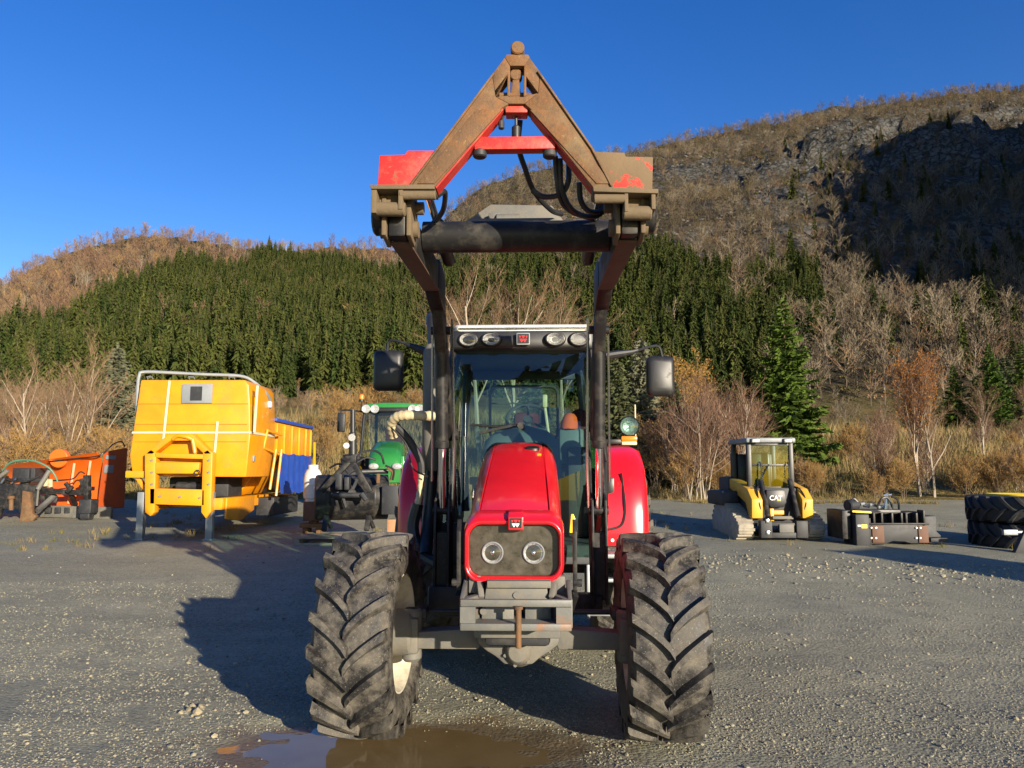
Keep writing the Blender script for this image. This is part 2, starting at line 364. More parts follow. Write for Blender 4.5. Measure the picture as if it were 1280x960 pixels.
def gravel_material():
    m, t, p = nodes('gravel yard')
    tc = N(t, 'ShaderNodeTexCoord').outputs['Object']
    big = noise_fac(t, .35, .35, .68, detail=4, coord=tc)
    c = mixc(t, big, (.235, .224, .148), (.305, .282, .185))
    mid = noise_fac(t, 2.2, .42, .68, detail=6, coord=tc); c = mixc(t, mid, c, (.155, .150, .104))
    pal = noise_fac(t, .9, .58, .74, detail=5, coord=tc); c = mixc(t, pal, c, (.34, .31, .23))
    mpb = N(t, 'ShaderNodeMapping'); mpb.inputs['Scale'].default_value = (.22, 1.1, 1); t.links.new(tc, mpb.inputs['Vector'])
    bd = noise_fac(t, 1.0, .47, .66, detail=6, coord=mpb.outputs[0]); c = mixc(t, bd, c, (.140, .135, .094))
    sy = N(t, 'ShaderNodeSeparateXYZ'); t.links.new(tc, sy.inputs[0]); ry = N(t, 'ShaderNodeMapRange'); ry.inputs['From Min'].default_value = 10.; ry.inputs['From Max'].default_value = 14.; t.links.new(sy.outputs['Y'], ry.inputs[0])
    ms = noise_fac(t, .55, .50, .66, detail=6, coord=tc); mm = N(t, 'ShaderNodeMath', operation='MULTIPLY'); t.links.new(ms, mm.inputs[0]); t.links.new(ry.outputs[0], mm.inputs[1]); c = mixc(t, mm.outputs[0], c, (.235, .205, .10))
    # stones: three sizes of cell
    H = None
    for sc, w in ((38, .5), (75, .35), (150, .25)):
        v = N(t, 'ShaderNodeTexVoronoi', Scale=sc); t.links.new(tc, v.inputs['Vector'])
        hs = N(t, 'ShaderNodeSeparateColor'); t.links.new(v.outputs['Color'], hs.inputs[0])
        r = N(t, 'ShaderNodeMapRange'); r.inputs['From Min'].default_value = .55; r.inputs['From Max'].default_value = 1.; r.inputs['To Max'].default_value = .55
        t.links.new(hs.outputs[0], r.inputs[0]); c = mixc(t, r.outputs[0], c, (.37, .35, .25))
        r2 = N(t, 'ShaderNodeMapRange'); r2.inputs['From Min'].default_value = .0; r2.inputs['From Max'].default_value = .4; r2.inputs['To Min'].default_value = .45; r2.inputs['To Max'].default_value = 0
        t.links.new(hs.outputs[1], r2.inputs[0]); c = mixc(t, r2.outputs[0], c, (.095, .092, .068))
        ml = N(t, 'ShaderNodeMath', operation='MULTIPLY'); ml.inputs[1].default_value = -w / sc * 30; t.links.new(v.outputs['Distance'], ml.inputs[0])
        if H is None: H = ml.outputs[0]
        else:
            ad = N(t, 'ShaderNodeMath', operation='ADD'); t.links.new(H, ad.inputs[0]); t.links.new(ml.outputs[0], ad.inputs[1]); H = ad.outputs[0]
    # brown mud round the puddle
    mp = N(t, 'ShaderNodeMapping'); mp.inputs['Location'].default_value = (-PUD[0] / 1.35, -PUD[1] / .62, 0); mp.inputs['Scale'].default_value = (1 / 1.35, 1 / .62, 0)
    t.links.new(tc, mp.inputs['Vector'])
    ln = N(t, 'ShaderNodeVectorMath', operation='LENGTH'); t.links.new(mp.outputs[0], ln.inputs[0])
    nz = N(t, 'ShaderNodeTexNoise', Scale=3.5, Detail=5); t.links.new(tc, nz.inputs['Vector'])
    ad = N(t, 'ShaderNodeMath', operation='ADD'); t.links.new(ln.outputs['Value'], ad.inputs[0]); t.links.new(nz.outputs['Fac'], ad.inputs[1])
    r = N(t, 'ShaderNodeMapRange'); r.inputs['From Min'].default_value = 1.62; r.inputs['From Max'].default_value = 1.25; t.links.new(ad.outputs[0], r.inputs[0])
    c = mixc(t, r.outputs[0], c, (.12, .092, .055))
    t.links.new(c, p.inputs['Base Color'])
    mr = N(t, 'ShaderNodeMapRange'); mr.inputs['To Min'].default_value = .85; mr.inputs['To Max'].default_value = .38; t.links.new(r.outputs[0], mr.inputs[0]); t.links.new(mr.outputs[0], p.inputs['Roughness'])
    p.inputs['Specular IOR Level'].default_value = .3
    b = N(t, 'ShaderNodeBump', Strength=.6, Distance=.02); t.links.new(H, b.inputs['Height']); t.links.new(b.outputs[0], p.inputs['Normal'])
    return m
def hill_material():
    m, t, p = nodes('hillside')
    tc = N(t, 'ShaderNodeTexCoord').outputs['Object']; geo = N(t, 'ShaderNodeNewGeometry')
    f = noise_fac(t, .02, .38, .66, detail=8, coord=tc); c = mixc(t, f, (.066, .047, .028), (.045, .043, .025))
    f = noise_fac(t, .09, .45, .7, detail=8, coord=tc); c = mixc(t, f, c, (.085, .064, .036))
    f = noise_fac(t, .35, .5, .72, detail=6, coord=tc); c = mixc(t, f, c, (.05, .042, .028))
    sx = N(t, 'ShaderNodeSeparateXYZ'); t.links.new(geo.outputs['Normal'], sx.inputs[0])
    n = N(t, 'ShaderNodeTexNoise', Scale=.05, Detail=8, Roughness=.7); t.links.new(tc, n.inputs['Vector'])
    ad = N(t, 'ShaderNodeMath', operation='MULTIPLY_ADD'); ad.inputs[1].default_value = .55; t.links.new(n.outputs['Fac'], ad.inputs[0]); t.links.new(sx.outputs['Z'], ad.inputs[2])
    r = N(t, 'ShaderNodeMapRange'); r.inputs['From Min'].default_value = 1.135; r.inputs['From Max'].default_value = 1.04; t.links.new(ad.outputs[0], r.inputs[0])
    rk = noise_fac(t, .22, .35, .7, detail=8, rough=.75, coord=tc)
    rc = mixc(t, rk, (.035, .035, .033), (.17, .162, .142))
    vo = N(t, 'ShaderNodeTexVoronoi', Scale=.16); vo.feature = 'DISTANCE_TO_EDGE'; dn = N(t, 'ShaderNodeTexNoise', Scale=.2, Detail=4); t.links.new(tc, dn.inputs['Vector'])
    vm = N(t, 'ShaderNodeVectorMath', operation='MULTIPLY_ADD'); vm.inputs[1].default_value = (9, 9, 9); t.links.new(dn.outputs['Color'], vm.inputs[0]); t.links.new(tc, vm.inputs[2]); t.links.new(vm.outputs[0], vo.inputs['Vector'])
    ck = N(t, 'ShaderNodeMapRange'); ck.inputs['From Max'].default_value = .16; t.links.new(vo.outputs['Distance'], ck.inputs[0])
    rc = mixc(t, ck.outputs[0], (.02, .02, .018), rc)
    c = mixc(t, r.outputs[0], c, rc)
    # short golden grass on the near banks
    sp = N(t, 'ShaderNodeSeparateXYZ'); t.links.new(tc, sp.inputs[0])
    r = N(t, 'ShaderNodeMapRange'); r.inputs['From Min'].default_value = 175; r.inputs['From Max'].default_value = 120; t.links.new(sp.outputs['Y'], r.inputs[0])
    g = noise_fac(t, .25, .35, .65, detail=7, coord=tc); gc = mixc(t, g, (.25, .165, .055), (.14, .125, .04))
    c = mixc(t, r.outputs[0], c, gc)
    t.links.new(c, p.inputs['Base Color']); p.inputs['Roughness'].default_value = .95; p.inputs['Specular IOR Level'].default_value = .1
    b = N(t, 'ShaderNodeBump', Strength=.9, Distance=3.0); n = N(t, 'ShaderNodeTexNoise', Scale=.15, Detail=8, Roughness=.7)
    t.links.new(tc, n.inputs['Vector']); t.links.new(n.outputs['Fac'], b.inputs['Height']); t.links.new(b.outputs[0], p.inputs['Normal'])
    return m
M['gravel'] = gravel_material(); M['hill'] = hill_material()

def axis(vals):                                   # piecewise spaced grid lines
    out = [vals[0][0]]
    for (a, b, st) in vals:
        n = max(1, int(round((b - a) / st))); out += [a + (b - a) * (k + 1) / n for k in range(n)]
    return out
xs = axis([(-60, -12, 2.), (-12, -4, .25), (-4, 3.5, .05), (3.5, 12, .25), (12, 60, 2.)])
ys = axis([(-30, 2, 2.), (2, 8, .05), (8, 24, .3)])
yo = grid_mesh('ground', [(x, y, yard(x, y)) for y in ys for x in xs], len(xs), len(ys), M['gravel']); tag(yo, kind='structure')
yo['label'] = 'grey gravel yard with scattered stones and a muddy hollow'
# hillside: fan-shaped sheet from the yard's edge to beyond the ridges
us = [(-1.35 + 3.2 * i / 300) for i in range(301)]
yv = axis([(23.2, 50, 1.2), (50, 150, 4.), (150, 1100, 7.5), (1100, 1700, 60.)])
def tz(x, y): return terrain(x, y) - (.06 if y < 23.9 else 0)
hp = [(u * y, y, tz(u * y, y)) for y in yv for u in us]
ho = grid_mesh('hillside', hp, len(us), len(yv), M['hill']); tag(ho, kind='structure')
ho['label'] = 'steep valley side with crags above golden grass banks'
# unseen spur added off to the right, shaped to shade the crags
lx = Vector((.84, .545, 0)); sx_ = Vector((.545, -.84, 0))
sp = []
LSA = [200, 235, 258, 268, 276, 290, 320, 351, 430, 522, 581, 630, 750, 900, 1100]
HSA = [0, 5, 45, 108, 134, 148, 172, 196, 252, 306, 342, 352, 362, 350, 260]
LS = [200 + 8 * k for k in range(113)]; HS = [lerp_tab(list(zip(LSA, HSA)), l) for l in LS]
HS = [h + min(1, h / 120) * (16 * noise.noise(Vector((l * .03, 2., 0))) + 11 * noise.noise(Vector((l * .11, 5., 0)))) for l, h in zip(LS, HS)]
SS = [-170, -120, -80, -40, 0, 40, 90, 150, 230, 330]
for s_ in SS:
    for l_, h_ in zip(LS, HS):
        q = lx * l_ + sx_ * (s_ + 50); pr = max(0, 1 - ((s_ - 0) / (170 if s_ < 0 else 330)) ** 2)
        z = 6 + h_ * pr + (noise.noise(q * .02) * 9 + noise.noise(q * .06) * 6) * min(1, h_ / 100) * pr
        sp.append((q.x, q.y, z))
so = grid_mesh('shadow_spur', sp, len(LS), len(SS), M['hill']); tag(so, kind='structure')
so['label'] = 'unseen spur added right of the valley to shade the crags'

# puddle: flat sheet of muddy water lying in the hollow
m, t, p = nodes('muddy water'); tc = N(t, 'ShaderNodeTexCoord').outputs['Object']
f = noise_fac(t, 2.2, .3, .7, coord=tc); c = mixc(t, f, (.12, .082, .036), (.16, .112, .055)); t.links.new(c, p.inputs['Base Color'])
p.inputs['Roughness'].default_value = .07; p.inputs['IOR'].default_value = 1.33
b = N(t, 'ShaderNodeBump', Strength=.08, Distance=.01); n = N(t, 'ShaderNodeTexNoise', Scale=7, Detail=3); t.links.new(tc, n.inputs['Vector']); t.links.new(n.outputs['Fac'], b.inputs['Height']); t.links.new(b.outputs[0], p.inputs['Normal'])
M['water'] = m
mb = MB(); ring = [(PUD[0] + 1.6 * math.cos(2 * math.pi * k / 40), PUD[1] + .62 * math.sin(2 * math.pi * k / 40), -.0265) for k in range(40)]
mb.add(ring, [tuple(range(40))]); pd = mb.build('puddle', M['water'], None, None); tag(pd, kind='structure'); pd['label'] = 'shallow muddy puddle under the left front wheel'
# ------------------------------------------------------------------ the red tractor
TX, TY, TYAW = .045, 5.25, R(-1.6)
TZ = -.012
_c, _s = math.cos(TYAW), math.sin(TYAW)
def T(px, py, ly):                     # place on the tractor seen at a pixel, in the tractor's own frame, ly behind the front axle
    d = ray(px, py); n = (-_s, _c)
    k = ly + TX * n[0] + TY * n[1]; t = k / (d.x * n[0] + d.y * n[1])
    wx, wy, wz = d.x * t - TX, d.y * t - TY, CH + d.z * t - TZ
    return Vector((wx * _c + wy * _s, -wx * _s + wy * _c, wz))

def tyre_mesh(name, Ro, Wd, Rr, nl, lh, mat, delta=.32, lw=.05, seg=72, shoulder=.05):
    mb = MB(); Rc = Ro - lh; h = Wd / 2
    prof = [(Rr, -h * .80), (Rr + .02, -h * .88), (Rr + (Rc - Rr) * .35, -h * 1.0), (Rr + (Rc - Rr) * .65, -h * 1.0), (Rc - .055, -h * .95),
            (Rc - .02, -h * .84), (Rc - .005, -h * .55), (Rc, 0)]
    prof = prof + [(r, -t) for r, t in reversed(prof[:-1])]
    mb.lathe(prof, (0, 0, 0), (1, 0, 0), seg)
    # lathe() turns about x: angle convention for lugs below
    def P(x, r, a): return (x, -r * math.cos(a), r * math.sin(a))
    for side in (-1, 1):
        for k in range(nl):
            a0 = 2 * math.pi * (k + (.5 if side > 0 else 0)) / nl
            st = []
            for s in (0.0, .12, .3, .5, .7, .86, .96, 1.0):
                x = side * (-.012 + (h + .012) * s) * .985
                a = a0 + delta * (s ** .72)
                top = Ro - .012 * s ** 3 - (0 if s < .99 else .012)
                base = Rc - .012 - .02 * s ** 4
                w1 = lw * (1 + .25 * s) / Ro / 2; w0 = w1 + .017 / Ro
                if s == 0: top -= .006
                st.append([P(x, base, a - w0), P(x, top, a - w1), P(x, top, a + w1), P(x, base, a + w0)])
            a = a0 + delta; x = side * (h * .99)
            st.append([P(x, Rc - shoulder - .06, a - .03), P(x + side * .004, Rc - shoulder, a - w1), P(x + side * .004, Rc - shoulder, a + w1), P(x, Rc - shoulder - .06, a + .03)])
            mb.loft(st)
    return mb.mesh(name, mat, 40)
def wheel(parent, name, x, y, z, Ro, Wd, Rr, nl, lh, tyre_me, steer=0.0, flip=1, rimmat='rim'):
    mb = MB(); h = Wd / 2
    mb.lathe([(Rr + .02, -h * .80), (Rr + .025, -h * .84), (Rr - .0, -h * .84), (Rr - .02, -h * .6), (Rr - .06, -h * .4), (Rr - .06, h * .4), (Rr - .02, h * .6), (Rr, h * .84), (Rr + .025, h * .84), (Rr + .02, h * .8)], (0, 0, 0), (1, 0, 0), 40)
    d = .05 * flip
    mb.lathe([(Rr - .05, d), (Rr - .09, d + .012), (Rr * .45, d + .05 * flip), (.13, d + .05 * flip), (.11, d + .10 * flip), (0.001, d + .10 * flip)], (0, 0, 0), (1, 0, 0), 32)
    for k in range(8):
        a = 2 * math.pi * k / 8; r = .155
        mb.cyl((d + .04 * flip, r * math.cos(a), r * math.sin(a)), (d + .085 * flip, r * math.cos(a), r * math.sin(a)), .014, 6)
    o = mb.build(name, M[rimmat], parent); o.location = (x, y, z); o.rotation_euler = (0, 0, steer)
    ty = bpy.data.objects.new('tyre', tyre_me); COL.objects.link(ty); ty.parent = o
    return o

tr = empty('red_tractor', (TX, TY, TZ), TYAW, 'red farm tractor with front loader raised high, dusty tyres and white cab roof', 'tractor')
FR = .655
ft = tyre_mesh('tyre', FR, .485, .37, 19, .052, M['rubber'], delta=.34, lw=.044)
wheel(tr, 'front_wheel', -.972, 0, FR, FR, .485, .37, 19, .042, ft, R(-3.2), 1)
wheel(tr, 'front_wheel', .915, 0, FR, FR, .485, .37, 19, .042, ft, R(-1.0), -1)
rt = tyre_mesh('tyre', .88, .52, .49, 20, .045, M['rubber'], delta=.30)
wheel(tr, 'rear_wheel', -.93, 2.62, .88, .88, .52, .49, 20, .045, rt, 0, 1)
wheel(tr, 'rear_wheel', .93, 2.62, .88, .88, .52, .49, 20, .045, rt, 0, -1)

# front axle
mb = MB()
for s in (-1, 1):
    mb.prism([(s * .20, .70), (s * .74, .665), (s * .74, .56), (s * .26, .56)], 'y', -.075, .075, .012)
mb.prism([(-.25, .71), (.25, .71), (.27, .66), (.26, .61), (.20, .565), (.14, .53), (.09, .485), (-.09, .485), (-.14, .53), (-.20, .565), (-.26, .61), (-.27, .66)], 'y', -.16, .18, .02)
mb.lathe([(.001, -.05), (.06, -.045), (.085, -.02), (.10, .06), (.13, .12)], (0, -.17, .575), (0, 1, 0), 20)
for k in range(6):
    a = k * math.pi / 3 + .3; mb.cyl((.088 * math.cos(a), -.19, .575 + .088 * math.sin(a)), (.088 * math.cos(a), -.15, .575 + .088 * math.sin(a)), .012, 6)
ax = mb.build('front_axle', M['grey'], tr)
for s in (-1, 1):
    mb = MB(); mb.lathe([(.05, -.17), (.065, -.15), (.065, .15), (.05, .17)], (s * .71, 0, .64), (0, 0, 1), 16)
    mb.box((s * .71 - .055, -.10, .53), (s * .71 + .055, .10, .76), .02); mb.cyl((s * .70, 0, FR), (s * .93, 0, FR), .15, 24, .02)
    mb.build('steering_knuckle', M['grey'], ax)
mb = MB(); mb.cyl((-.66, .17, .76), (.66, .17, .76), .018, 10); mb.cyl((-.28, .17, .76), (.28, .17, .76), .04, 14); mb.box((-.70, .02, .73), (-.62, .2, .80), .01); mb.box((.62, .02, .73), (.70, .2, .80), .01)
mb.build('steering_rod', M['dark'], tr)
# chassis and engine
mb = MB()
mb.box((-.20, -.45, .66), (.20, 1.6, 1.02), .03); mb.box((-.24, .1, .9), (.24, 1.25, 1.5), .04); mb.box((-.28, 1.2, .55), (.28, 3.0, 1.15), .05)
mb.cyl((-.7, 2.62, .88), (.7, 2.62, .88), .17, 20)
for z in (.95, 1.1, 1.25): mb.box((-.27, .2, z), (.27, 1.1, z + .05), .01)
mb.cyl((-.30, .55, .72), (-.30, .95, .72), .06, 14); mb.cyl((.30, .3, .8), (.30, .6, .8), .07, 14)
mb.build('engine_block', M['dark'], tr)
mb = MB(); mb.box((-.72, 1.05, .55), (-.32, 2.0, 1.12), .07); mb.build('fuel_tank', M['blackplain'], tr)
mb = MB(); mb.box((-.66, .95, .98), (-.34, 1.25, 1.30), .03); mb.box((-.70, .65, .66), (-.36, .98, .86), .03); mb.build('battery_box', M['dark'], tr)

# front weight bracket
by = -.86
mb = MB()
x0, x1, z0, z1 = -.31, .31, .835, 1.005
mb.box((x0, by, .965), (x1, by + .035, z1), .006); mb.box((x0, by, z0), (x1, by + .035, .875), .006)
mb.box((x0, by + .001, .876), (-.225, by + .034, .964)); mb.box((.225, by + .001, .876), (x1, by + .034, .964))
for s in (-1, 1):
    mb.prism([(s * .309, by + .036), (s * .309, by + .1), (s * .18, -.52), (s * .15, -.52), (s * .275, by + .036)], 'z', z0 + .002, z1 - .002, .004)
    mb.prism([(by + .036, z1 - .004), (-.56, 1.075), (-.56, .9), (by + .036, z0 + .01)], 'x', s * .305 - .012, s * .305 + .012, .004)
mb.box((-.20, by + .16, .85), (-.015, by + .18, .965), .004); mb.box((.05, by + .16, .85), (.20, by + .18, .965), .004)
mb.box((-.24, by + .05, z0 + .001), (.24, -.5, .872), .004)
br = mb.build('weight_bracket', M['bumper'], tr)
mb = MB()
mb.prism([(-.19, .96), (.19, .96), (.175, 1.06), (-.175, 1.06)], 'y', -.66, -.62, .006); mb.box((-.17, -.70, 1.045), (.20, -.60, 1.085), .004)
for s in (-1, 1): mb.box((s * .25 - .035, -.60, 1.0), (s * .25 + .035, -.50, 1.10), .006); mb.bar((s * .205, -.68, .98), (s * .225, -.6, 1.07), .035, .05, .006)
mb.box((-.26, -.50, .72), (.26, -.40, 1.06), .01)
for (x, z) in ((-.19, .915), (.17, .915), (.0, 1.0)): mb.cyl((x, by + .145 if z < .95 else -.67, z), (x, by + .165 if z < .95 else -.655, z), .02, 12)
mb.build('bracket_plate', M['grey'], br)
mb = MB(); mb.cyl((.015, by - .004, .745), (.015, by - .004, .965), .017, 12, .003); mb.cyl((.015, by - .006, .955), (.015, by - .006, .972), .026, 12); mb.build('hitch_pin', M['rust'], br)
for s in (-1, 1):
    mb = MB(); mb.prism([(-.60, 1.02), (-.62, 1.36), (-.57, 1.43), (-.55, 1.43), (-.56, .98)], 'x', s * .345 - .012, s * .345 + .012, .004)
    mb.bar((s * .345, -.585, 1.0), (s * .32, -.5, .90), .03, .05); mb.cyl((s * .335, -.59, 1.06), (s * .385, -.59, 1.06), .022, 8)
    mb.build('guard_rail', M['black'], tr)

# bonnet: top panel, two side panels over a dark liner, nose with recessed lamp panel
HY = [-.46, -.3, 0, .4, .8, 1.1, 1.24]
def hz(y): return lerp_tab([(-.46, 1.478), (-.3, 1.538), (0, 1.635), (.4, 1.755), (.8, 1.868), (1.1, 1.938), (1.24, 1.958)], y)
def hsec(y, off=0.0):
    zt = hz(y) - off; ws = .215 - .012 * (y + .46); ww = .300 + .012 * sstep((y + .3) / .8) - off
    zb = 1.06 + .10 * sstep((y - .1) / .8)
    return zt, ws, ww, zb
def side_pts(y, s, off=0.0, gap=.0055):
    zt, ws, ww, zb = hsec(y, off)
    d = ww - ws
    L = [(ws + gap, zt - .020), (ws + d * .35, zt - .036), (ws + d * .68, zt - .075), (ws + d * .9, zt - .14), (ww, zt - .24), (ww + .004, (zt - .24 + zb) / 2), (ww - .006, zb)]
    return [Vector((s * x, y, z)) for x, z in L]
def top_pts(y, off=0.0, gap=.0055):
    zt, ws, ww, zb = hsec(y, off)
    return [Vector((ws * k / 4 * (1 - gap / ws if abs(k) == 4 else 1), y, zt - .018 * (abs(k) / 4) ** 2)) for k in range(-4, 5)]
def sheet(secs, th):                       # give an open loft a thickness
    mb = MB(); n = len(secs[0])
    inner = [[p - Vector((0, 0, 1)) * th - Vector((math.copysign(th, p.x) if abs(p.x) > .2 else 0, 0, 0)) for p in s] for s in secs]
    mb.loft([list(s) + list(reversed(i)) for s, i in zip(secs, inner)]); return mb
yy = [-.455 + (1.24 + .455) * k / 14 for k in range(15)]
bon = sheet([top_pts(y) for y in yy], .012).build('bonnet', M['red'], tr, 50)
for s in (-1, 1): sheet([side_pts(y, s) for y in yy], .012).build('bonnet_side', M['red'], bon, 50)
mb = MB(); mb.loft([list(reversed(side_pts(y, -1, .014, -.004))) + side_pts(y, 1, .014, -.004) for y in yy], close=False, caps=False); mb.build('bonnet_liner', M['logo_black'], bon)
mb = MB(); mb.loft([[Vector((p.x * 1.0, y, p.z + dz)) for p in (list(reversed(side_pts(1.24, -1)))[2:] + side_pts(1.24, 1)[:-2])] for y, dz in ((1.22, .004), (1.27, .022), (1.36, .018), (1.44, -.03))], close=False, caps=False)
mb.build('cowl', M['blackplain'], bon, 50)
NS = [(-.452, .303, 1.06, 1.480, .105), (-.52, .302, 1.06, 1.470, .105), (-.58, .299, 1.062, 1.452, .10), (-.615, .293, 1.066, 1.436, .095), (-.632, .286, 1.072, 1.424, .09), (-.634, .279, 1.080, 1.414, .085),
      (-.625, .271, 1.090, 1.404, .08), (-.575, .267, 1.096, 1.398, .075), (-.545, .265, 1.098, 1.396, .075)]
mb = MB(); mb.loft([[Vector((x, y, z)) for x, z in rrect(-w, w, a, b, r, 7)] for (y, w, a, b, r) in NS], caps=False)
nose = mb.build('nose', M['red'], tr, 60)
mb = MB(); mb.prism(rrect(-.264, .264, 1.099, 1.395, .074, 7), 'y', -.566, -.55); mb.build('lamp_panel', M['grille'], nose)
for x in (-.128, .118):
    mb = MB(); mb.lathe([(.001, .03), (.03, .026), (.050, .004), (.056, 0), (.060, -.003), (.063, .004), (.063, .02)], (x, -.574, 1.232), (0, 1, 0), 28)
    hl = mb.build('headlight', M['lamp'], nose)
    mb = MB(); mb.sphere((x, -.568, 1.232), .014, (1, .8, 1)); mb.build('bulb', M['chrome'], hl)
    mb = MB(); mb.lathe([(.056, -.004), (.061, -.008), (.066, -.002), (.066, .01), (.056, .01)], (x, -.574, 1.232), (0, 1, 0), 28); mb.build('lamp_ring', M['plate'], hl)
    mb = MB(); mb.lathe([(.001, -.010), (.03, -.008), (.056, 0)], (x, -.576, 1.232), (0, 1, 0), 24); mb.build('lens', M['lampglass'], hl)
def emblem(cx, y, cz, w, parent, frame_mat, n=(0, -1)):
    h = w * .42
    mb = MB(); mb.prism(rrect(cx - w * .58, cx + w * .58, cz - h * 1.25, cz + h * 1.25, w * .08, 3), 'y', y, y + .02, .002); e = mb.build('emblem', frame_mat, parent)
    mb = MB(); mb.prism(rrect(cx - w / 2, cx + w / 2, cz - h, cz + h, w * .04, 3), 'y', y - .002, y + .004); mb.build('emblem_plate', M['logo_black'], e)
    mb = MB(); q = w * .22
    for dx in (-1, 1):
        mb.prism([(cx + dx * q * .62 - q * .85, cz - h * .05), (cx + dx * q * .62 + q * .85, cz - h * .05), (cx + dx * q * .62, cz - h * .78)], 'y', y - .005, y - .001)
    mb.build('emblem_mark', M['logo_white'] if w < .09 else M['logo_red'], e)
    mb = MB(); mb.prism([(cx - q * .75, cz + h * .66), (cx + q * .75, cz + h * .66), (cx, cz + h * .06)], 'y', y - .0055, y - .0015)
    mb.prism([(cx - q * 1.7, cz + h * .60), (cx - q * .95, cz + h * .60), (cx - q * 1.3, cz + h * .1)], 'y', y - .0055, y - .0015); mb.prism([(cx + q * 1.7, cz + h * .60), (cx + q * .95, cz + h * .60), (cx + q * 1.3, cz + h * .1)], 'y', y - .0055, y - .0015)
    mb.build('emblem_mark', M['logo_red'], e); return e
mb = MB(); mb.prism([(-.655, 1.372), (-.655, 1.45), (-.60, 1.474), (-.50, 1.486), (-.50, 1.40), (-.60, 1.365)], 'x', -.032, .058, .006); mb.build('nose_catch', M['red'], nose)
emblem(.013, -.662, 1.412, .072, nose, M['red'])
mb = MB(); mb.cyl((.13, .93, hz(.93) - .012), (.13, .93, hz(.93) + .012), .05, 20, .004)
for v in range(len(mb.v)): x, y, z = mb.v[v]; mb.v[v] = (.11 + (x - .13) * 1.15, .93 + (y - .93) * .75, z + (y - .93) * .26)
mb.build('bonnet_latch', M['logo_black'], bon)
mb = MB(); q = hz(.78); mb.prism([(.150, .74), (.180, .74), (.180, .79), (.150, .79)], 'z', 0, .002, M=Matrix(((1, 0, 0, 0), (0, 1, 0, 0), (0, .26, 1, hz(.765) - .011 - .26 * .765), (0, 0, 0, 1)))); mb.build('warning_sticker', M['yellowsticker'], bon)
mb = MB()
for (ya, yb, h0, h1) in ((.15, .55, .36, .44), (.62, .9, .40, .47), (-.25, .05, .30, .36)):
    sa = []
    for y in (ya, (ya + yb) / 2, yb):
        zt, ws, ww, zb = hsec(y); sa.append([Vector((ww + .0065, y, zt - h0)), Vector((ww + .0065, y, zt - h1))])
    mb.loft(sa, close=False, caps=False)
mb.build('side_lettering', M['logo_white'], bon)
bon.location.x = -.018; nose.location.x = -.018

# cab
cw = .64
mb = MB()
mb.loft([[Vector((x * f, y, z)) for x, z in rrect(-.60 * f2, .60 * f2, a, b, .035, 3)] for (y, a, b, f, f2) in ((1.40, 2.94, 2.985, 1, .95), (1.44, 2.92, 3.005, 1, 1), (1.75, 2.92, 3.02, 1, 1.03), (2.5, 2.92, 3.01, 1, 1.03), (2.98, 2.92, 2.98, 1, 1))])
roof = mb.build('cab_roof', M['roofwhite'], tr, 45)
mb = MB()
mb.loft([[Vector((x, y + abs(x) ** 2 * .10, z)) for x, z in rrect(-w, w, a, b, .04, 4)] for (y, w, a, b) in ((1.355, .60, 2.80, 2.935), (1.37, .63, 2.785, 2.945), (1.5, .64, 2.775, 2.95), (1.56, .64, 2.775, 2.945))])
mb.box((-.64, 1.5, 2.79), (.64, 2.98, 2.918), .02)
fas = mb.build('roof_fascia', M['blackplain'], roof, 45)
for px in (585, 614, 694, 724):
    c = T(px, 425, 1.35); x = c.x; y = 1.355 + x * x * .10
    mb = MB(); mb.lathe([(.001, .035), (.04, .03), (.062, .0), (.072, -.012), (.084, -.008), (.088, .02)], (x, y - .005, 2.862), (0, 1, 0), 26)
    for v in range(len(mb.v)): q = mb.v[v]; mb.v[v] = (q[0], q[1], 2.862 + (q[2] - 2.862) * .70)
    mb.mat(1); wl = mb.build('work_light', M['lamp'], roof, 50)
    mb = MB(); mb.lathe([(.074, -.016), (.084, -.014), (.092, .0), (.094, .03)], (x, y - .006, 2.862), (0, 1, 0), 26)
    for v in range(len(mb.v)): q = mb.v[v]; mb.v[v] = (q[0], q[1], 2.862 + (q[2] - 2.862) * .72)
    mb.build('bezel', M['logo_black'], wl)
    mb = MB(); mb.lathe([(.001, -.014), (.05, -.011), (.078, -.002)], (x, y - .008, 2.862), (0, 1, 0), 24)
    for v in range(len(mb.v)): q = mb.v[v]; mb.v[v] = (q[0], q[1], 2.862 + (q[2] - 2.862) * .70)
    mb.build('lens', M['lampglass'], wl)
emblem(T(654, 424, 1.35).x, 1.340, 2.862, .100, roof, M['plate'])
# frame posts
def post(pts, w, mat='blackplain', nm='cab_post', r=None):
    mb = MB()
    for a, b in zip(pts, pts[1:]): mb.bar(a, b, w, w * 1.2, .008)
    return mb.build(nm, M[mat], tr)
for s in (-1, 1):
    post([(s * .605, 1.50, 2.80), (s * .66, 1.43, 2.3), (s * .715, 1.38, 1.8), (s * .70, 1.36, 1.25), (s * .62, 1.38, .98)], .045)
    post([(s * .62, 2.0, 2.80), (s * .76, 2.05, 2.0), (s * .74, 2.1, 1.1)], .04)
    post([(s * .60, 2.93, 2.82), (s * .66, 3.0, 2.1), (s * .62, 3.0, 1.3)], .07)
mb = MB(); mb.box((-.66, 1.40, .93), (.66, 3.0, 1.10), .03); mb.box((-.55, 2.95, 1.10), (.55, 3.02, 1.62), .02); mb.build('cab_floor', M['interior'], tr)
mb = MB(); mb.box((-.58, 2.94, 2.70), (.58, 3.0, 2.8), .01); mb.box((-.58, 2.94, 1.58), (.58, 3.0, 1.66), .01)
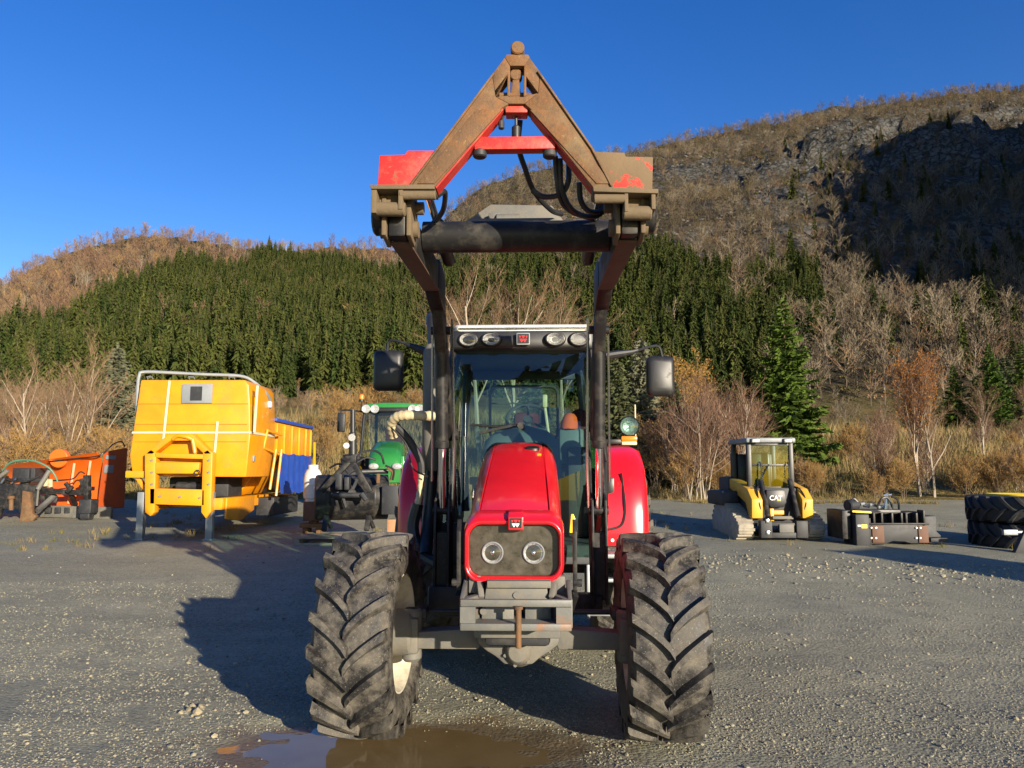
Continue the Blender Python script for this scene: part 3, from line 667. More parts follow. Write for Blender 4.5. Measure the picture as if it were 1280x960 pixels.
mb.tube([(x, 2.92, z) for x, z in rrect(-.36, .36, 2.05, 2.62, .08, 4)] + [(.36, 2.92, 2.54)], .014, 6); mb.bar((-.36, 2.92, 2.44), (.36, 2.92, 2.44), .012, .012); mb.box((.16, 2.90, 2.22), (.27, 2.94, 2.44), .01)
mb.build('rear_window_frame', M['interior'], tr)
def pane(nm, pts): return MB().add([Vector(p) for p in pts], [tuple(range(len(pts)))]).build(nm, M['glass'], tr, None)
pane('windscreen', [(-.585, 1.49, 2.79), (.585, 1.49, 2.79), (.64, 1.42, 2.3), (.69, 1.37, 1.8), (.675, 1.35, 1.25), (.60, 1.37, 1.0), (-.60, 1.37, 1.0), (-.675, 1.35, 1.25), (-.69, 1.37, 1.8), (-.64, 1.42, 2.3)])
for s in (-1, 1):
    pane('door_glass', [(s * .615, 1.54, 2.78), (s * .625, 1.98, 2.78), (s * .765, 2.03, 2.0), (s * .745, 2.07, 1.1), (s * .70, 1.42, 1.1), (s * .725, 1.42, 1.8)])
    pane('side_glass', [(s * .625, 2.03, 2.78), (s * .61, 2.9, 2.78), (s * .67, 2.97, 2.0), (s * .67, 2.97, 1.5), (s * .755, 2.1, 1.5), (s * .765, 2.08, 2.0)])
pane('rear_window', [(-.57, 2.97, 2.7), (.57, 2.97, 2.7), (.60, 2.99, 1.66), (-.60, 2.99, 1.66)])
# interior
mb = MB(); mb.loft([[Vector((x, y, z)) for x, z in ((-w, 1.1), (-w, h - .12), (-w * .7, h - .03), (0, h), (w * .7, h - .03), (w, h - .12), (w, 1.1))] for (y, w, h) in ((1.42, .34, 1.85), (1.58, .33, 2.10), (1.78, .28, 2.14), (1.9, .22, 2.02))])
mb.build('dashboard', M['dash'], tr, 50)
mb = MB(); cxw, ax_ = .03, Vector((0, -.75, .66)).normalized(); c = Vector((.05, 1.98, 2.20)); u = Vector((1, 0, 0)); v = ax_.cross(u)
mb.tube([c + (u * math.cos(2 * math.pi * k / 28) + v * math.sin(2 * math.pi * k / 28)) * .20 for k in range(29)], .017, 8, cap=False)
for a in (90, 215, 325): mb.tube([c - ax_ * .02, c + (u * math.cos(R(a)) + v * math.sin(R(a))) * .2], .012, 6)
mb.cyl(c - ax_ * .03, c + Vector((0, -.12, -.35)), .035, 12); mb.cyl(c - ax_ * .03, c + ax_ * .015, .045, 14)
mb.build('steering_wheel', M['interior'], tr)
mb = MB(); mb.box((-.24, 2.25, 1.45), (.28, 2.72, 1.6), .05); mb.box((-.20, 2.6, 1.55), (.26, 2.74, 2.16), .05); mb.box((-.1, 2.62, 2.14), (.16, 2.72, 2.32), .04); mb.box((-.15, 2.3, 1.1), (.2, 2.65, 1.46), .02)
mb.build('seat', M['maroon'], tr)
mb = MB(); mb.box((.42, 2.05, 1.1), (.62, 2.7, 1.95), .04); mb.build('side_console', M['interior'], tr)
mb = MB(); mb.cyl((.26, 1.85, 1.9), (.20, 1.80, 2.36), .014, 8); mb.box((.185, 1.78, 2.3), (.23, 1.82, 2.42), .012); mb.build('grab_handle', M['tape'], tr)
mb = MB(); mb.tube([T(588, 531, 1.40), T(620, 533, 1.38), T(650, 531, 1.37)], .010, 6); mb.bar(T(600, 541, 1.385), T(640, 532, 1.37), .012, .02); mb.cyl(T(651, 532, 1.39), T(651, 532, 1.345), .030, 14); mb.build('wiper', M['hose'], tr)
# orange cap and maroon jacket left on the side console
hc_ = T(711, 527, 2.25)
cp = empty('orange_cap', (TX, TY, TZ), TYAW, 'orange cloth cap lying inside the tractor cab on the console', 'cap')
mb = MB(); mb.lathe([(.001, .155), (.035, .150), (.065, .12), (.082, .06), (.088, 0), (.08, -.005)], (hc_.x, hc_.y, hc_.z - .07), (.12, 0, 1), 20); co_ = mb.build('cap_crown', M['hat'], cp, 60)
mb = MB(); mb.prism([(hc_.x - .085, hc_.y - .02), (hc_.x - .06, hc_.y - .12), (hc_.x, hc_.y - .15), (hc_.x + .06, hc_.y - .12), (hc_.x + .085, hc_.y - .02)], 'z', hc_.z - .078, hc_.z - .066, .003); mb.build('cap_peak', M['hat'], co_)
mb = MB(); mb.box((hc_.x - .10, 2.15, hc_.z - .42), (hc_.x + .14, 2.45, hc_.z - .07), .03); mb.build('armrest', M['dash'], tr)
jk = empty('maroon_jacket', (TX, TY, TZ), TYAW, 'maroon jacket hanging inside the cab behind the orange cap', 'jacket')
mb = MB(); mb.sphere((hc_.x + .12, hc_.y + .22, hc_.z + .0), .13, (.9, .6, 1.1)); mb.build('jacket_cloth', M['maroon'], jk, 60)
# mirrors
for s, x0, y0, x1, y1 in ((-1, 467, 438, 503, 488), (1, 808, 445, 844, 495)):
    a = T(x0, y0, 1.55); b = T(x1, y1, 1.55); cx = (a.x + b.x) / 2; cz = (a.z + b.z) / 2; hw = (b.x - a.x) / 2; hh = (a.z - b.z) / 2
    mb = MB(); secs = [[Vector((x, y, z)) for x, z in rrect(cx - hw * f, cx + hw * f, cz - hh * f, cz + hh * f, .045, 5)] for (y, f) in ((1.52, .72), (1.535, .9), (1.56, 1.0), (1.60, 1.0), (1.61, .97))]
    mb.loft(secs); mr_ = mb.build('mirror', M['blackplain'], tr, 50)
    mb = MB(); mb.prism(rrect(cx - hw * .9, cx + hw * .9, cz - hh * .92, cz + hh * .92, .04, 5), 'y', 1.611, 1.614); mb.build('mirror_glass', M['chrome'], mr_)
    if s < 0: pts = [T(536, 441, 1.5), T(513, 432, 1.52), T(495, 426, 1.54), T(486, 428, 1.56), T(484, 440, 1.56)]
    else: pts = [T(757, 445, 1.5), T(790, 440, 1.52), T(814, 433, 1.54), T(824, 434, 1.56), T(828, 446, 1.56)]
    mb = MB(); mb.tube(bez(pts[1:], 6), .012, 8); mb.tube([pts[0], pts[0].lerp(pts[1], .5), pts[1], pts[1] + (pts[2] - pts[1]) * .3], [.04, .036, .024, .018], 10); mb.build('mirror_arm', M['blackplain'], mr_)
# exhaust stack with heat shield (left of the cab)
ex = T(541, 500, 1.2)
mb = MB(); mb.tube(bez([(ex.x - .02, 1.0, 1.05), (ex.x - .02, 1.18, 1.35), (ex.x, 1.2, 1.8), (ex.x, 1.2, 2.6), (ex.x, 1.22, 2.85), (ex.x - .02, 1.28, 3.0), (ex.x - .03, 1.36, 3.06)], 6), .055, 14, cap=False); exo = mb.build('exhaust_pipe', M['blackplain'], tr)
mb = MB(); mb.tube([(ex.x, 1.2, 1.72), (ex.x, 1.2, 1.75), (ex.x, 1.2, 2.72), (ex.x, 1.21, 2.78)], [.066, .085, .085, .066], 18); mb.build('heat_shield', M['grey'], exo)
# wrapped air hose
mb = MB(); pts = bez([T(552, 519, .95), T(535, 520, .93), T(512, 519, .92), T(497, 521, .95), T(489, 530, 1.02), T(492, 545, 1.1)], 8)
mb.tube(pts, [.040 + .0035 * math.sin(i * 1.9) for i in range(len(pts))], 12); hs = mb.build('wrapped_hose', M['wrap'], tr, 60)
mb = MB(); pts = bez([T(527, 590, 1.1), T(526, 610, 1.1), T(522, 632, 1.1)], 8); mb.tube(pts, [.028 + .003 * math.sin(i * 1.9) for i in range(len(pts))], 10); mb.build('wrapped_hose', M['wrap'], tr, 60)
mb = MB(); mb.tube(bez([T(492, 530, 1.05), T(512, 552, 1.1), T(525, 575, 1.1), T(527, 592, 1.1)], 6), .034, 10); mb.tube(bez([T(488, 533, 1.0), T(508, 556, 1.0), T(516, 585, 1.0), T(535, 596, .98)], 6), .007, 6)
mb.tube(bez([T(522, 630, 1.1), T(516, 660, 1.1), T(525, 690, 1.05), T(548, 706, .95)], 6), .05, 10); mb.build('air_hose', M['hose'], tr)
# rear mudguards
for s in (-1, 1):
    x0, x1 = s * .735, s * 1.135
    prof = [(1.72, 1.06), (1.73, 1.35), (1.80, 1.60), (1.95, 1.80), (2.2, 1.93), (2.62, 1.97), (3.05, 1.90), (3.3, 1.75)]
    secs = []
    for (y, z) in prof:
        q = (Vector((0, 2.62, .9)) - Vector((0, y, z))).normalized()
        o = Vector((0, y, z))
        secs.append([o + Vector((x0, 0, 0)), o + Vector((x0 + s * .22, 0, 0)) - q * .012, o + Vector((x1 - s * .07, 0, 0)) - q * .006, o + Vector((x1 - s * .02, 0, 0)) + q * .02, o + Vector((x1, 0, 0)) + q * .07, o + Vector((x1, 0, 0)) + q * .17,
                     o + Vector((x1 - s * .012, 0, 0)) + q * .17, o + Vector((x1 - s * .02, 0, 0)) + q * .07, o + Vector((x1 - s * .05, 0, 0)) + q * .035, o + Vector((x0, 0, 0)) + q * .03])
    fb = MB().loft(secs).build('mudguard', M['red'], tr, 50)
    mb = MB()
    mb.tube(bez([(s * .90, 1.84, 1.70), (s * .915, 1.735, 1.45), (s * .91, 1.715, 1.32), (s * .87, 1.712, 1.235), (s * .75, 1.712, 1.20)], 5), .011, 6); mb.build('mudguard_trim', M['logo_black'], fb)
    mb = MB()
    for x in (.80, 1.08): mb = MB(); mb.cyl((s * x, 1.735, 1.11), (s * x, 1.708, 1.11), .015, 10); mb.build('reflector', M['logo_white'], fb)
    mb = MB(); mb.box((s * .80 - .05, 1.775, 1.50), (s * .80 + .03, 1.80, 1.66), .01); mb.build('vent', M['logo_black'], fb)
    mb = MB(); mb.box((min(s * .70, s * 1.12), 1.76, .90), (max(s * .70, s * 1.12), 1.95, 1.05), .02); mb.build('mudguard_bracket', M['grey'], fb)
mb = MB()
for z in (.50, .78): mb.box((.56, 1.45, z), (.84, 1.75, z + .03), .006)
mb.box((.55, 1.44, .48), (.575, 1.76, .98), .004); mb.box((.825, 1.44, .48), (.85, 1.76, .98), .004); mb.box((.52, 1.40, .985), (.90, 1.75, 1.02), .006); mb.build('cab_step', M['galv'], tr)
# indicator and round lamp on a bracket (right)
a = T(754, 552, 1.45); b = T(786, 533, 1.5)
mb = MB(); mb.bar(a, T(778, 552, 1.45), .04, .055, .006, (0, 1, 0)); wb = mb.build('lamp_bracket', M['logo_black'], tr)
p_ = T(786, 550, 1.45); mb = MB(); mb.box((p_.x - .068, 1.41, p_.z - .012), (p_.x + .068, 1.47, p_.z + .032), .008); mb.build('indicator', M['amber'], wb)
mb = MB(); mb.box((p_.x - .066, 1.412, p_.z - .045), (p_.x + .066, 1.47, p_.z - .013), .008); mb.build('side_light', M['tape'], wb)
mb = MB(); mb.lathe([(.001, .10), (.05, .085), (.082, .03), (.088, 0), (.084, -.008), (.078, 0)], (b.x, 1.45, b.z), (0, 1, 0), 26); wl = mb.build('round_lamp', M['blackplain'], wb)
mb = MB(); mb.lathe([(.001, .05), (.05, .04), (.078, .003)], (b.x, 1.45, b.z), (0, 1, 0), 26); mb.build('reflector', M['lamp'], wl)
mb = MB(); mb.lathe([(.001, -.018), (.05, -.012), (.079, .0)], (b.x, 1.45, b.z), (0, 1, 0), 26); mb.build('lens', M['glass'], wl)
mb = MB(); mb.cyl((b.x, 1.47, b.z - .14), (b.x, 1.47, b.z - .07), .012, 8); mb.build('lamp_stem', M['dark'], wb)
q = T(794, 520, 1.5); mb = MB(); mb.tube([(q.x, 1.5, p_.z), (q.x, 1.5, q.z + .1)], .006, 6); mb.build('aerial', M['tape'], wb)
mb = MB(); c = T(715, 655, .3); mb.prism([(c.x - .018, c.z - .06), (c.x + .03, c.z - .06), (c.x + .03, c.z + .02), (c.x + .01, c.z + .07), (c.x - .005, c.z + .07)], 'y', .28, .32, .003); mb.build('warning_plate', M['yellowsticker'], tr)

# loader masts, arms, cylinders, cross tube
AX = .60
mb = MB(); mb.bar((-.62, .78, .72), (.62, .78, .72), .16, .14, .01)
ld = mb.build('front_loader', M['black'], tr)
KN = Vector((0, .22, 3.06)); PV = Vector((0, 1.10, 2.02)); TP = Vector((0, -1.42, 3.02))
def X(v, x): return Vector((x, v[1], v[2]))
for s in (-1, 1):
    x = s * AX
    mb = MB(); mb.prism([(.66, .72), (.95, .72), (1.02, 1.3), (1.22, 2.02), (1.12, 2.12), (1.0, 2.08), (.82, 1.55), (.70, 1.5), (.66, 1.3)], 'x', x - .06, x - .042, .004); mb.prism([(.66, .72), (.95, .72), (1.02, 1.3), (1.22, 2.02), (1.12, 2.12), (1.0, 2.08), (.82, 1.55), (.70, 1.5), (.66, 1.3)], 'x', x + .042, x + .06, .004)
    mb.box((x - .041, .72, .75), (x + .041, .92, 1.25)); mb.cyl((x - .08, PV.y, PV.z), (x + .08, PV.y, PV.z), .045, 16); mb.cyl((x - .075, .74, 1.42), (x + .075, .74, 1.42), .035, 12)
    mb.build('mast', M['black'], ld)
    mb = MB()
    d = (KN - PV).normalized(); mb.bar(X(PV, x), X(KN + d * .04, x), .084, .18, .012, (0, -1, 1))
    mb.prism([(KN.y + .17, KN.z - .20), (KN.y + .10, KN.z + .12), (KN.y - .25, KN.z + .13), (KN.y - .28, KN.z - .10), (KN.y - .05, KN.z - .16)], 'x', x - .050, x + .050, .006)
    mb.bar(X(KN + Vector((0, -.1, .01)), x), X(TP, x), .090, .20, .012)
    arm = mb.build('arm', M['black'], ld)
    mb = MB(); mb.bar((x, KN.y - .28, KN.z - .098), (x, TP.y + .10, TP.z - .104), .105, .012, .002); mb.build('arm_wear_strip', M['armunder'], arm)
    # lift cylinder in front of the arm
    a = Vector((x, .72, 1.44)); b = Vector((x, .50, 2.78)); d = (b - a).normalized()
    mb = MB(); mb.cyl(a + d * .48, b, .047, 20, .008); mb.cyl(a + d * .46, a + d * .52, .053, 20, .006); mb.cyl(b - d * .14, b - d * .09, .053, 20); mb.cyl((x - .075, b.y, b.z), (x + .075, b.y, b.z), .032, 12)
    cy = mb.build('lift_cylinder', M['black'], ld)
    mb = MB(); mb.cyl(a, a + d * .5, .028, 16); mb.build('piston_rod', M['chrome'], cy)
    mb = MB(); mb.tube(bez([a + Vector((s * -.075, .02, .0)), a + Vector((-s * .085, .0, .4)), a + Vector((-s * .08, -.06, .9)), b + Vector((-s * .08, .05, .1))], 6), .011, 6); mb.tube([a + Vector((s * .09, .05, .2)), b + Vector((s * .075, .08, .0))], .009, 6); mb.build('hydraulic_line', M['steel'], cy)
    # tilt cylinder and tip linkage
    a = Vector((x - s * .13, -.15, 3.14)); b = Vector((x - s * .13, -1.22, 3.22)); d = (b - a).normalized()
    mb = MB(); mb.cyl(a, a + d * .65, .042, 16, .006); tc_ = mb.build('tilt_cylinder', M['black'], ld)
    mb = MB(); mb.cyl(a + d * .6, b, .022, 12); mb.build('piston_rod', M['chrome'], tc_)
    mb = MB(); mb.prism([(TP.y + .14, TP.z - .12), (TP.y - .02, TP.z - .10), (TP.y - .03, TP.z + .10), (TP.y + .07, TP.z + .14), (TP.y + .18, TP.z + .16), (TP.y + .22, TP.z)], 'x', x + s * .052, x + s * .075, .004)
    mb.prism([(TP.y + .14, TP.z - .12), (TP.y - .01, TP.z - .10), (TP.y - .02, TP.z + .08), (TP.y + .07, TP.z + .14), (TP.y + .19, TP.z + .16), (TP.y + .22, TP.z)], 'x', x - s * .075, x - s * .052, .004)
    mb.prism([(TP.y + .28, TP.z + .12), (TP.y + .28, TP.z + .20), (TP.y + .04, TP.z + .12), (TP.y + .04, TP.z + .04)], 'x', x - .045, x + .045, .004)
    mb.cyl((x - .10, TP.y + .09, TP.z - .04), (x + .10, TP.y + .09, TP.z - .04), .045, 14); mb.cyl((x - .12, TP.y + .13, TP.z + .09), (x + .12, TP.y + .13, TP.z + .09), .035, 14)
    mb.build('tip_link', M['mudsteel'], ld)
    mb = MB(); mb.cyl((x + s * .075, TP.y + .10, TP.z + .02), (x + s * .14, TP.y + .10, TP.z + .02), .085, 18, .01); mb.build('link_pin', M['black'], ld)
mb = MB(); mb.cyl((-AX + .05, -.80, 3.105), (AX - .05, -.80, 3.105), .093, 24)
mb.build('cross_tube', M['black'], ld)
mb = MB(); mb.prism([(-.48, 3.19), (.42, 3.19), (.30, 3.25), (.22, 3.36), (-.16, 3.37), (-.32, 3.26)], 'y', -.62, -.58, .004); mb.prism([(-.30, 3.185), (.30, 3.185), (.22, 3.22), (-.22, 3.22)], 'y', -.80, -.62, .004)
mb.box((-.17, -.67, 3.21), (-.10, -.62, 3.30), .005); mb.cyl((-.12, -.665, 3.255), (.02, -.665, 3.255), .035, 12)
mb.build('valve_bracket', M['grey'], ld)
mb = MB()
A5 = lambda px, py, y=-1.2: T(px, py, y)
for pts in ([A5(650, 150, -1.35), A5(648, 182, -1.3), A5(656, 210, -1.2), A5(668, 240, -1.05), A5(688, 262, -.9), A5(702, 268, -.8)],
            [A5(694, 195, -1.35), A5(697, 230, -1.3), A5(704, 255, -1.2), A5(722, 268, -1.15), A5(745, 270, -1.1), A5(760, 258, -1.1)],
            [A5(711, 205, -1.3), A5(710, 228, -1.3), A5(700, 243, -1.25), A5(680, 246, -1.2), A5(665, 238, -1.2)],
            [A5(724, 228, -1.3), A5(726, 250, -1.25), A5(735, 263, -1.2), A5(748, 264, -1.15), A5(758, 250, -1.1)],
            [A5(546, 245, -1.3), A5(556, 240, -1.25), A5(554, 262, -1.1), A5(545, 276, -.9)],
            [A5(700, 198, -1.35), A5(702, 235, -1.3), A5(715, 262, -1.2), A5(740, 274, -1.0)]):
    mb = MB(); mb.tube(bez(pts, 7), .015, 8); mb.build('hydraulic_hose', M['hose'], ld)

# ------------------------------------------------------------------ A-frame hitch held up by the loader
af = empty('a_frame_hitch', (TX, TY, TZ), TYAW, 'rusty brown and red A-shaped hitch frame carried on the raised loader arms', 'hitch frame')
AY = -1.50
def Z1(zx, zy, y=AY): q = T(440 + zx / 3.2, 30 + zy / 3.2, y); return (q.x, q.z)
for poly, dbl, red in (
    ([(618, 120), (662, 112), (662, 318), (610, 318), (600, 335), (332, 652), (222, 652)], [(598, 345), (505, 341), (472, 372), (262, 640), (330, 640)], ((601, 337), (333, 653))),
    ([(664, 112), (705, 120), (968, 500), (1052, 658), (968, 658), (715, 340), (705, 318), (664, 318)], [(712, 345), (812, 347), (842, 372), (1035, 640), (978, 640)], ((716, 341), (969, 658)))):
    hole = None
    mb = MB()
    # beam below the apex
    left = poly[0][0] < 640
    if left: mb.prism([Z1(*p) for p in [(560, 200), (575, 290), (628, 318), (600, 335), (332, 652), (222, 652)]], 'y', AY, AY + .11, .006)
    else: mb.prism([Z1(*p) for p in [(752, 190), (968, 500), (1052, 658), (968, 658), (715, 340), (690, 318), (745, 275)]], 'y', AY, AY + .11, .006)
    bo = mb.build('beam', M['rust'], af)
    oe = [(560, 200), (222, 652)] if left else [(752, 190), (968, 500), (1052, 658)]
    mb = MB()
    for p, q in zip(oe, oe[1:]):
        p = Z1(*p); q = Z1(*q); dx = .011 if left else -.011; mb.bar((p[0] + dx, AY - .004, p[1]), (q[0] + dx, AY - .004, q[1]), .010, .016, .002, (0, 1, 0))
    mb.build('outer_lip', M['rust'], bo)
    mb = MB(); mb.prism([Z1(*p) for p in dbl], 'y', AY - .006, AY + .02, .002); mb.build('doubler_plate', M['rust'], bo)
    a = Z1(*red[0]); b = Z1(*red[1]); k = .005 if left else -.002
    mb = MB(); mb.prism([(a[0] + k, a[1] - .004), (b[0] + k, b[1] - .002), (b[0] + k * .2, b[1] + .004), (a[0] + k * .2, a[1] + .004)], 'y', AY + .008, AY + .104); mb.build('inner_flange', M['red_worn'], bo)
# apex casting with three openings
mb = MB()
for poly in ([(618, 120), (704, 120), (712, 132), (690, 166), (632, 166), (611, 132)],
             [(611, 132), (632, 166), (632, 290), (620, 285), (622, 205), (572, 270), (575, 290), (560, 200)],
             [(710, 132), (752, 190), (745, 275), (697, 210), (697, 285), (686, 290), (688, 166)],
             [(575, 290), (620, 285), (632, 290), (686, 290), (697, 285), (745, 275), (690, 318), (628, 318)]):
    mb.prism([Z1(*p) for p in poly], 'y', AY + .002, AY + .105, .004)
ap = mb.build('apex', M['rust'], af)
mb = MB(); mb.prism([Z1(*p) for p in [(612, 320), (705, 320), (700, 346), (614, 346)]], 'y', AY + .02, AY + .10, .003); mb.build('apex_gusset', M['red_worn'], ap)
mb = MB()
c = Z1(662, 96); mb.cyl((c[0], AY - .01, c[1]), (c[0], AY + .12, c[1]), .036, 20, .006); mb.build('top_pin', M['rust'], ap)
mb = MB(); c = Z1(655, 188); mb.cyl((c[0], AY + .03, c[1]), (c[0], AY + .08, c[1]), .032, 16, .004)
mb.prism([Z1(*p) for p in [(642, 205), (668, 205), (676, 280), (634, 280)]], 'y', AY + .035, AY + .075, .004); mb.cyl((*Z1(590, 270, AY + .05)[:1], AY + .05, Z1(590, 270)[1]), (Z1(715, 270)[0], AY + .05, Z1(715, 270)[1]), .018, 10); mb.build('latch_hook', M['rust'], ap)
mb = MB(); a = Z1(488, 440); b = Z1(815, 488); mb.box((a[0], AY + .03, b[1]), (b[0], AY + .10, a[1]), .006); cb_ = mb.build('cross_bar', M['red_worn'], af)
for x in (508, 792):
    mb = MB(); c = Z1(x, 489); mb.cyl((c[0], AY + .06, c[1] - .035), (c[0], AY + .06, c[1] + .003), .036, 16, .006); mb.build('bush', M['dark'], cb_)
mb = MB(); c = Z1(655, 346); mb.cyl((c[0], AY + .07, c[1] - .05), (c[0], AY + .07, c[1] + .01), .008, 8); mb.cyl((c[0], AY + .07, Z1(655, 442)[1]), (c[0], AY + .07, Z1(655, 384)[1]), .023, 14, .008); mb.build('spring_canister', M['hose'], af)
mb = MB(); c = Z1(596, 385); mb.tube([(Z1(606, 350)[0], AY + .05, Z1(606, 350)[1]), (c[0], AY + .05, c[1] + .01)], .007, 6); mb.cyl((c[0], AY + .05, c[1] - .024), (c[0], AY + .05, c[1] + .02), .016, 10, .004); mb.build('hanging_coupler', M['dark'], af)
for left in (True, False):
    if left:
        pl = [(105, 515), (208, 512), (218, 496), (335, 496), (330, 530), (228, 652), (97, 652)]; top = [(75, 650), (330, 650), (335, 668), (80, 668)]
        box = [((80, 665), (100, 760)), ((188, 665), (205, 745))]; dark = ((98, 668), (190, 712)); bar = (192, 335, 685); hook = (92, 212, 735)
    else:
        pl = [(965, 500), (1092, 504), (1098, 520), (1208, 522), (1205, 668), (1045, 660)]; top = [(962, 657), (1222, 668), (1222, 686), (965, 678)]
        box = [((1088, 682), (1104, 755)), ((1195, 682), (1213, 745))]; dark = ((1104, 682), (1195, 735)); bar = (968, 1092, 700); hook = (1085, 1200, 750)
    mb = MB(); mb.prism([Z1(*p) for p in pl], 'y', AY + .03, AY + .055, .003); sp_ = mb.build('side_plate', M['red_worn'] if left else M['rust_red'], af)
    mb = MB(); mb.prism([Z1(*p) for p in top], 'y', AY - .03, AY + .13, .003)
    for a, b in box:
        a = Z1(*a); b = Z1(*b); mb.box((a[0], AY - .02, b[1]), (b[0], AY + .11, a[1]), .003)
    a = Z1(dark[0][0], dark[0][1]); b = Z1(dark[1][0], dark[1][1] + 30); mb.box((a[0], AY + .06, b[1]), (b[0], AY + .09, a[1] - .002))
    a = Z1(bar[0], bar[2]); b = Z1(bar[1], bar[2]); mb.cyl((a[0], AY + .0, a[1]), (b[0], AY + .0, b[1]), .024, 16, .003)
    a = Z1(hook[0], hook[2]); b = Z1(hook[1], hook[2]); mb.cyl((a[0], AY + .02, a[1]), (b[0], AY + .02, b[1] - .003), .036, 18, .006)
    mb.build('hook_bracket', M['mudsteel'], af)
# ------------------------------------------------------------------ the other machines in the yard
def gpt(px, py):                        # where the line of sight through a pixel meets the yard
    d = ray(px, py); lo = 1.0; t = 1.0
    while t < 60:
        p = Vector((0, 0, CH)) + d * t
        if p.z < yard(p.x, p.y): break
        t += .02
    return Vector((p.x, p.y, yard(p.x, p.y)))
def put(mb, name, mats, parent, smooth=35):
    r = parent
    while r.parent: r = r.parent
    L = r.location; mb.v = [(v[0] - L[0], v[1] - L[1], v[2] - L[2]) for v in mb.v]
    return mb.build(name, mats, parent, smooth)

# ---- yellow spreader body on legs
gz = yard(-6.2, 15.2)
SP = empty('grit_spreader', (-6.2, 17.2, gz), 0, 'big yellow grit spreader body on grey legs with blue tarpaulin', 'spreader')
xl, xr = -7.40, -5.12
mb = MB()
front = [(W(166, 592, 15).x, 1.62), (xr - .03, 1.60), (xr + .02, 2.4), (xr - .01, 3.0), (xr - .05, 3.40), (xr - .13, 3.50), (W(176, 476, 15).x, 3.50), (xl + .02, 2.6), (xl - .03, 2.0)]
mb.prism(front, 'y', 15.0, 16.6, .03)
cab_ = put(mb, 'front_cabinet', M['yellow'], SP)
for z in (2.28, 2.62, 3.02):
    mb = MB(); mb.box((xl + .06, 14.988, z), (xr - .05, 15.01, z + .012)); put(mb, 'panel_seam', M['yellow_dark'], cab_)
mb = MB(); mb.box((xl + .0, 14.975, 2.445), (xr + .01, 14.995, 2.48)); mb.box((xr + .005, 14.98, 2.44), (xr + .035, 16.5, 2.485)); put(mb, 'tape_strip', M['tape'], cab_)
for (pa, pb, qa, qb) in ((212, 476, 203, 562), (272, 527, 267, 582), (322, 482, 318, 540)):
    a = W(pa, pb, 14.97); b = W(qa, qb, 14.97); mb = MB(); mb.bar(a, b, .045, .012, 0, (0, 1, 0)); put(mb, 'tape_strip', M['tape'], cab_)
mb = MB(); a = W(228, 480, 14.97); b = W(265, 504, 14.97); mb.box((a.x, 14.955, b.z), (b.x, 14.99, a.z), .01); put(mb, 'control_panel', M['plate'], cab_)
mb = MB(); mb.box((a.x + .17, 14.95, b.z + .05), (a.x + .40, 14.956, a.z - .05)); put(mb, 'control_screen', M['dark'], cab_)
mb = MB(); pts = [W(171, 545, 15.2), W(172, 490, 15.2), W(174, 470, 15.2), W(180, 465, 15.25), W(215, 466, 15.4), W(255, 468, 15.6), W(300, 470, 15.8), W(318, 478, 15.9), W(333, 492, 16.1), W(338, 505, 16.3), W(337, 532, 16.5)]
mb.tube(bez(pts, 5), .034, 10); put(mb, 'roof_rail', M['galv'], SP)
mb = MB(); q = W(336, 506, 16.2); mb.box((q.x - .06, q.y - .05, q.z - .06), (q.x + .06, q.y + .05, q.z + .07), .01); put(mb, 'rail_bracket', M['white'], SP)
mb = MB()
mb.prism([(xl + .1, 2.78), (xr - .02, 2.78), (xr - .02, 2.1), (xr - .75, 1.2), (xl + .75, 1.2), (xl + .1, 2.1)], 'y', 16.602, 19.6, .03)
hop = put(mb, 'hopper', M['yellow'], SP)
for y in (16.75, 17.3, 17.9, 18.5, 19.1, 19.55):
    mb = MB(); mb.box((xr - .018, y - .03, 2.1), (xr + .03, y + .03, 2.75), .006); mb.bar((xr + .0, y, 2.72), (xr - .05, y + .25, 2.15), .04, .05, .005); put(mb, 'hopper_rib', M['yellow'], hop)
mb = MB(); mb.prism([(xl + .05, 2.79), (xr + .03, 2.79), (xr + .03, 2.86), (-6.2, 3.02), (xl + .05, 2.86)], 'y', 16.65, 19.75, .02); put(mb, 'tarpaulin', M['blue'], SP)
mb = MB(); n = 22
mb.loft([[Vector((xr + .035 + .015 * math.sin(k * 1.7) + (.04 if z < 1.4 else 0), 16.95 + 2.6 * k / n, z + .02 * math.sin(k * .9))) for z in (2.10, 1.8, 1.5, 1.22)] for k in range(n + 1)], close=False, caps=False); put(mb, 'side_tarpaulin', M['blue'], SP)
mb = MB(); mb.box((-7.05, 14.9, .98), (-6.85, 19.5, 1.2), .01); mb.box((-5.75, 14.9, .98), (-5.55, 19.5, 1.2), .01)
for y in (15.6, 16.9, 18.2, 19.4): mb.box((-6.86, y, 1.0), (-5.74, y + .15, 1.17), .01)
mb.prism([(15.0, 1.2), (16.6, 1.2), (16.6, .9), (15.8, .72), (15.0, .80)], 'x', -5.54, -5.50, .01)
ch_ = put(mb, 'chassis', M['yellow'], SP)
mb = MB(); mb.box((-6.9, 15.6, 1.2), (-5.7, 16.4, 1.6), .03); mb.cyl((-6.6, 15.3, 1.42), (-5.9, 15.3, 1.42), .09, 12); mb.box((-5.6, 17., .75), (-5.2, 18.9, 1.15), .03); put(mb, 'gearbox', M['dark'], SP)
for px in (178, 264):
    a = W(px, 615, 14.9); b = gpt(px, 676)
    mb = MB(); mb.box((a.x - .065, 14.84, gz - .01), (a.x + .065, 14.97, a.z), .008); mb.box((a.x - .09, 14.80, gz - .012), (a.x + .09, 15.01, gz + .02), .004); put(mb, 'leg', M['galv'], SP)
mb = MB(); Y = 14.85
def WY(px, py): q = W(px, py, Y); return (q.x, q.z)
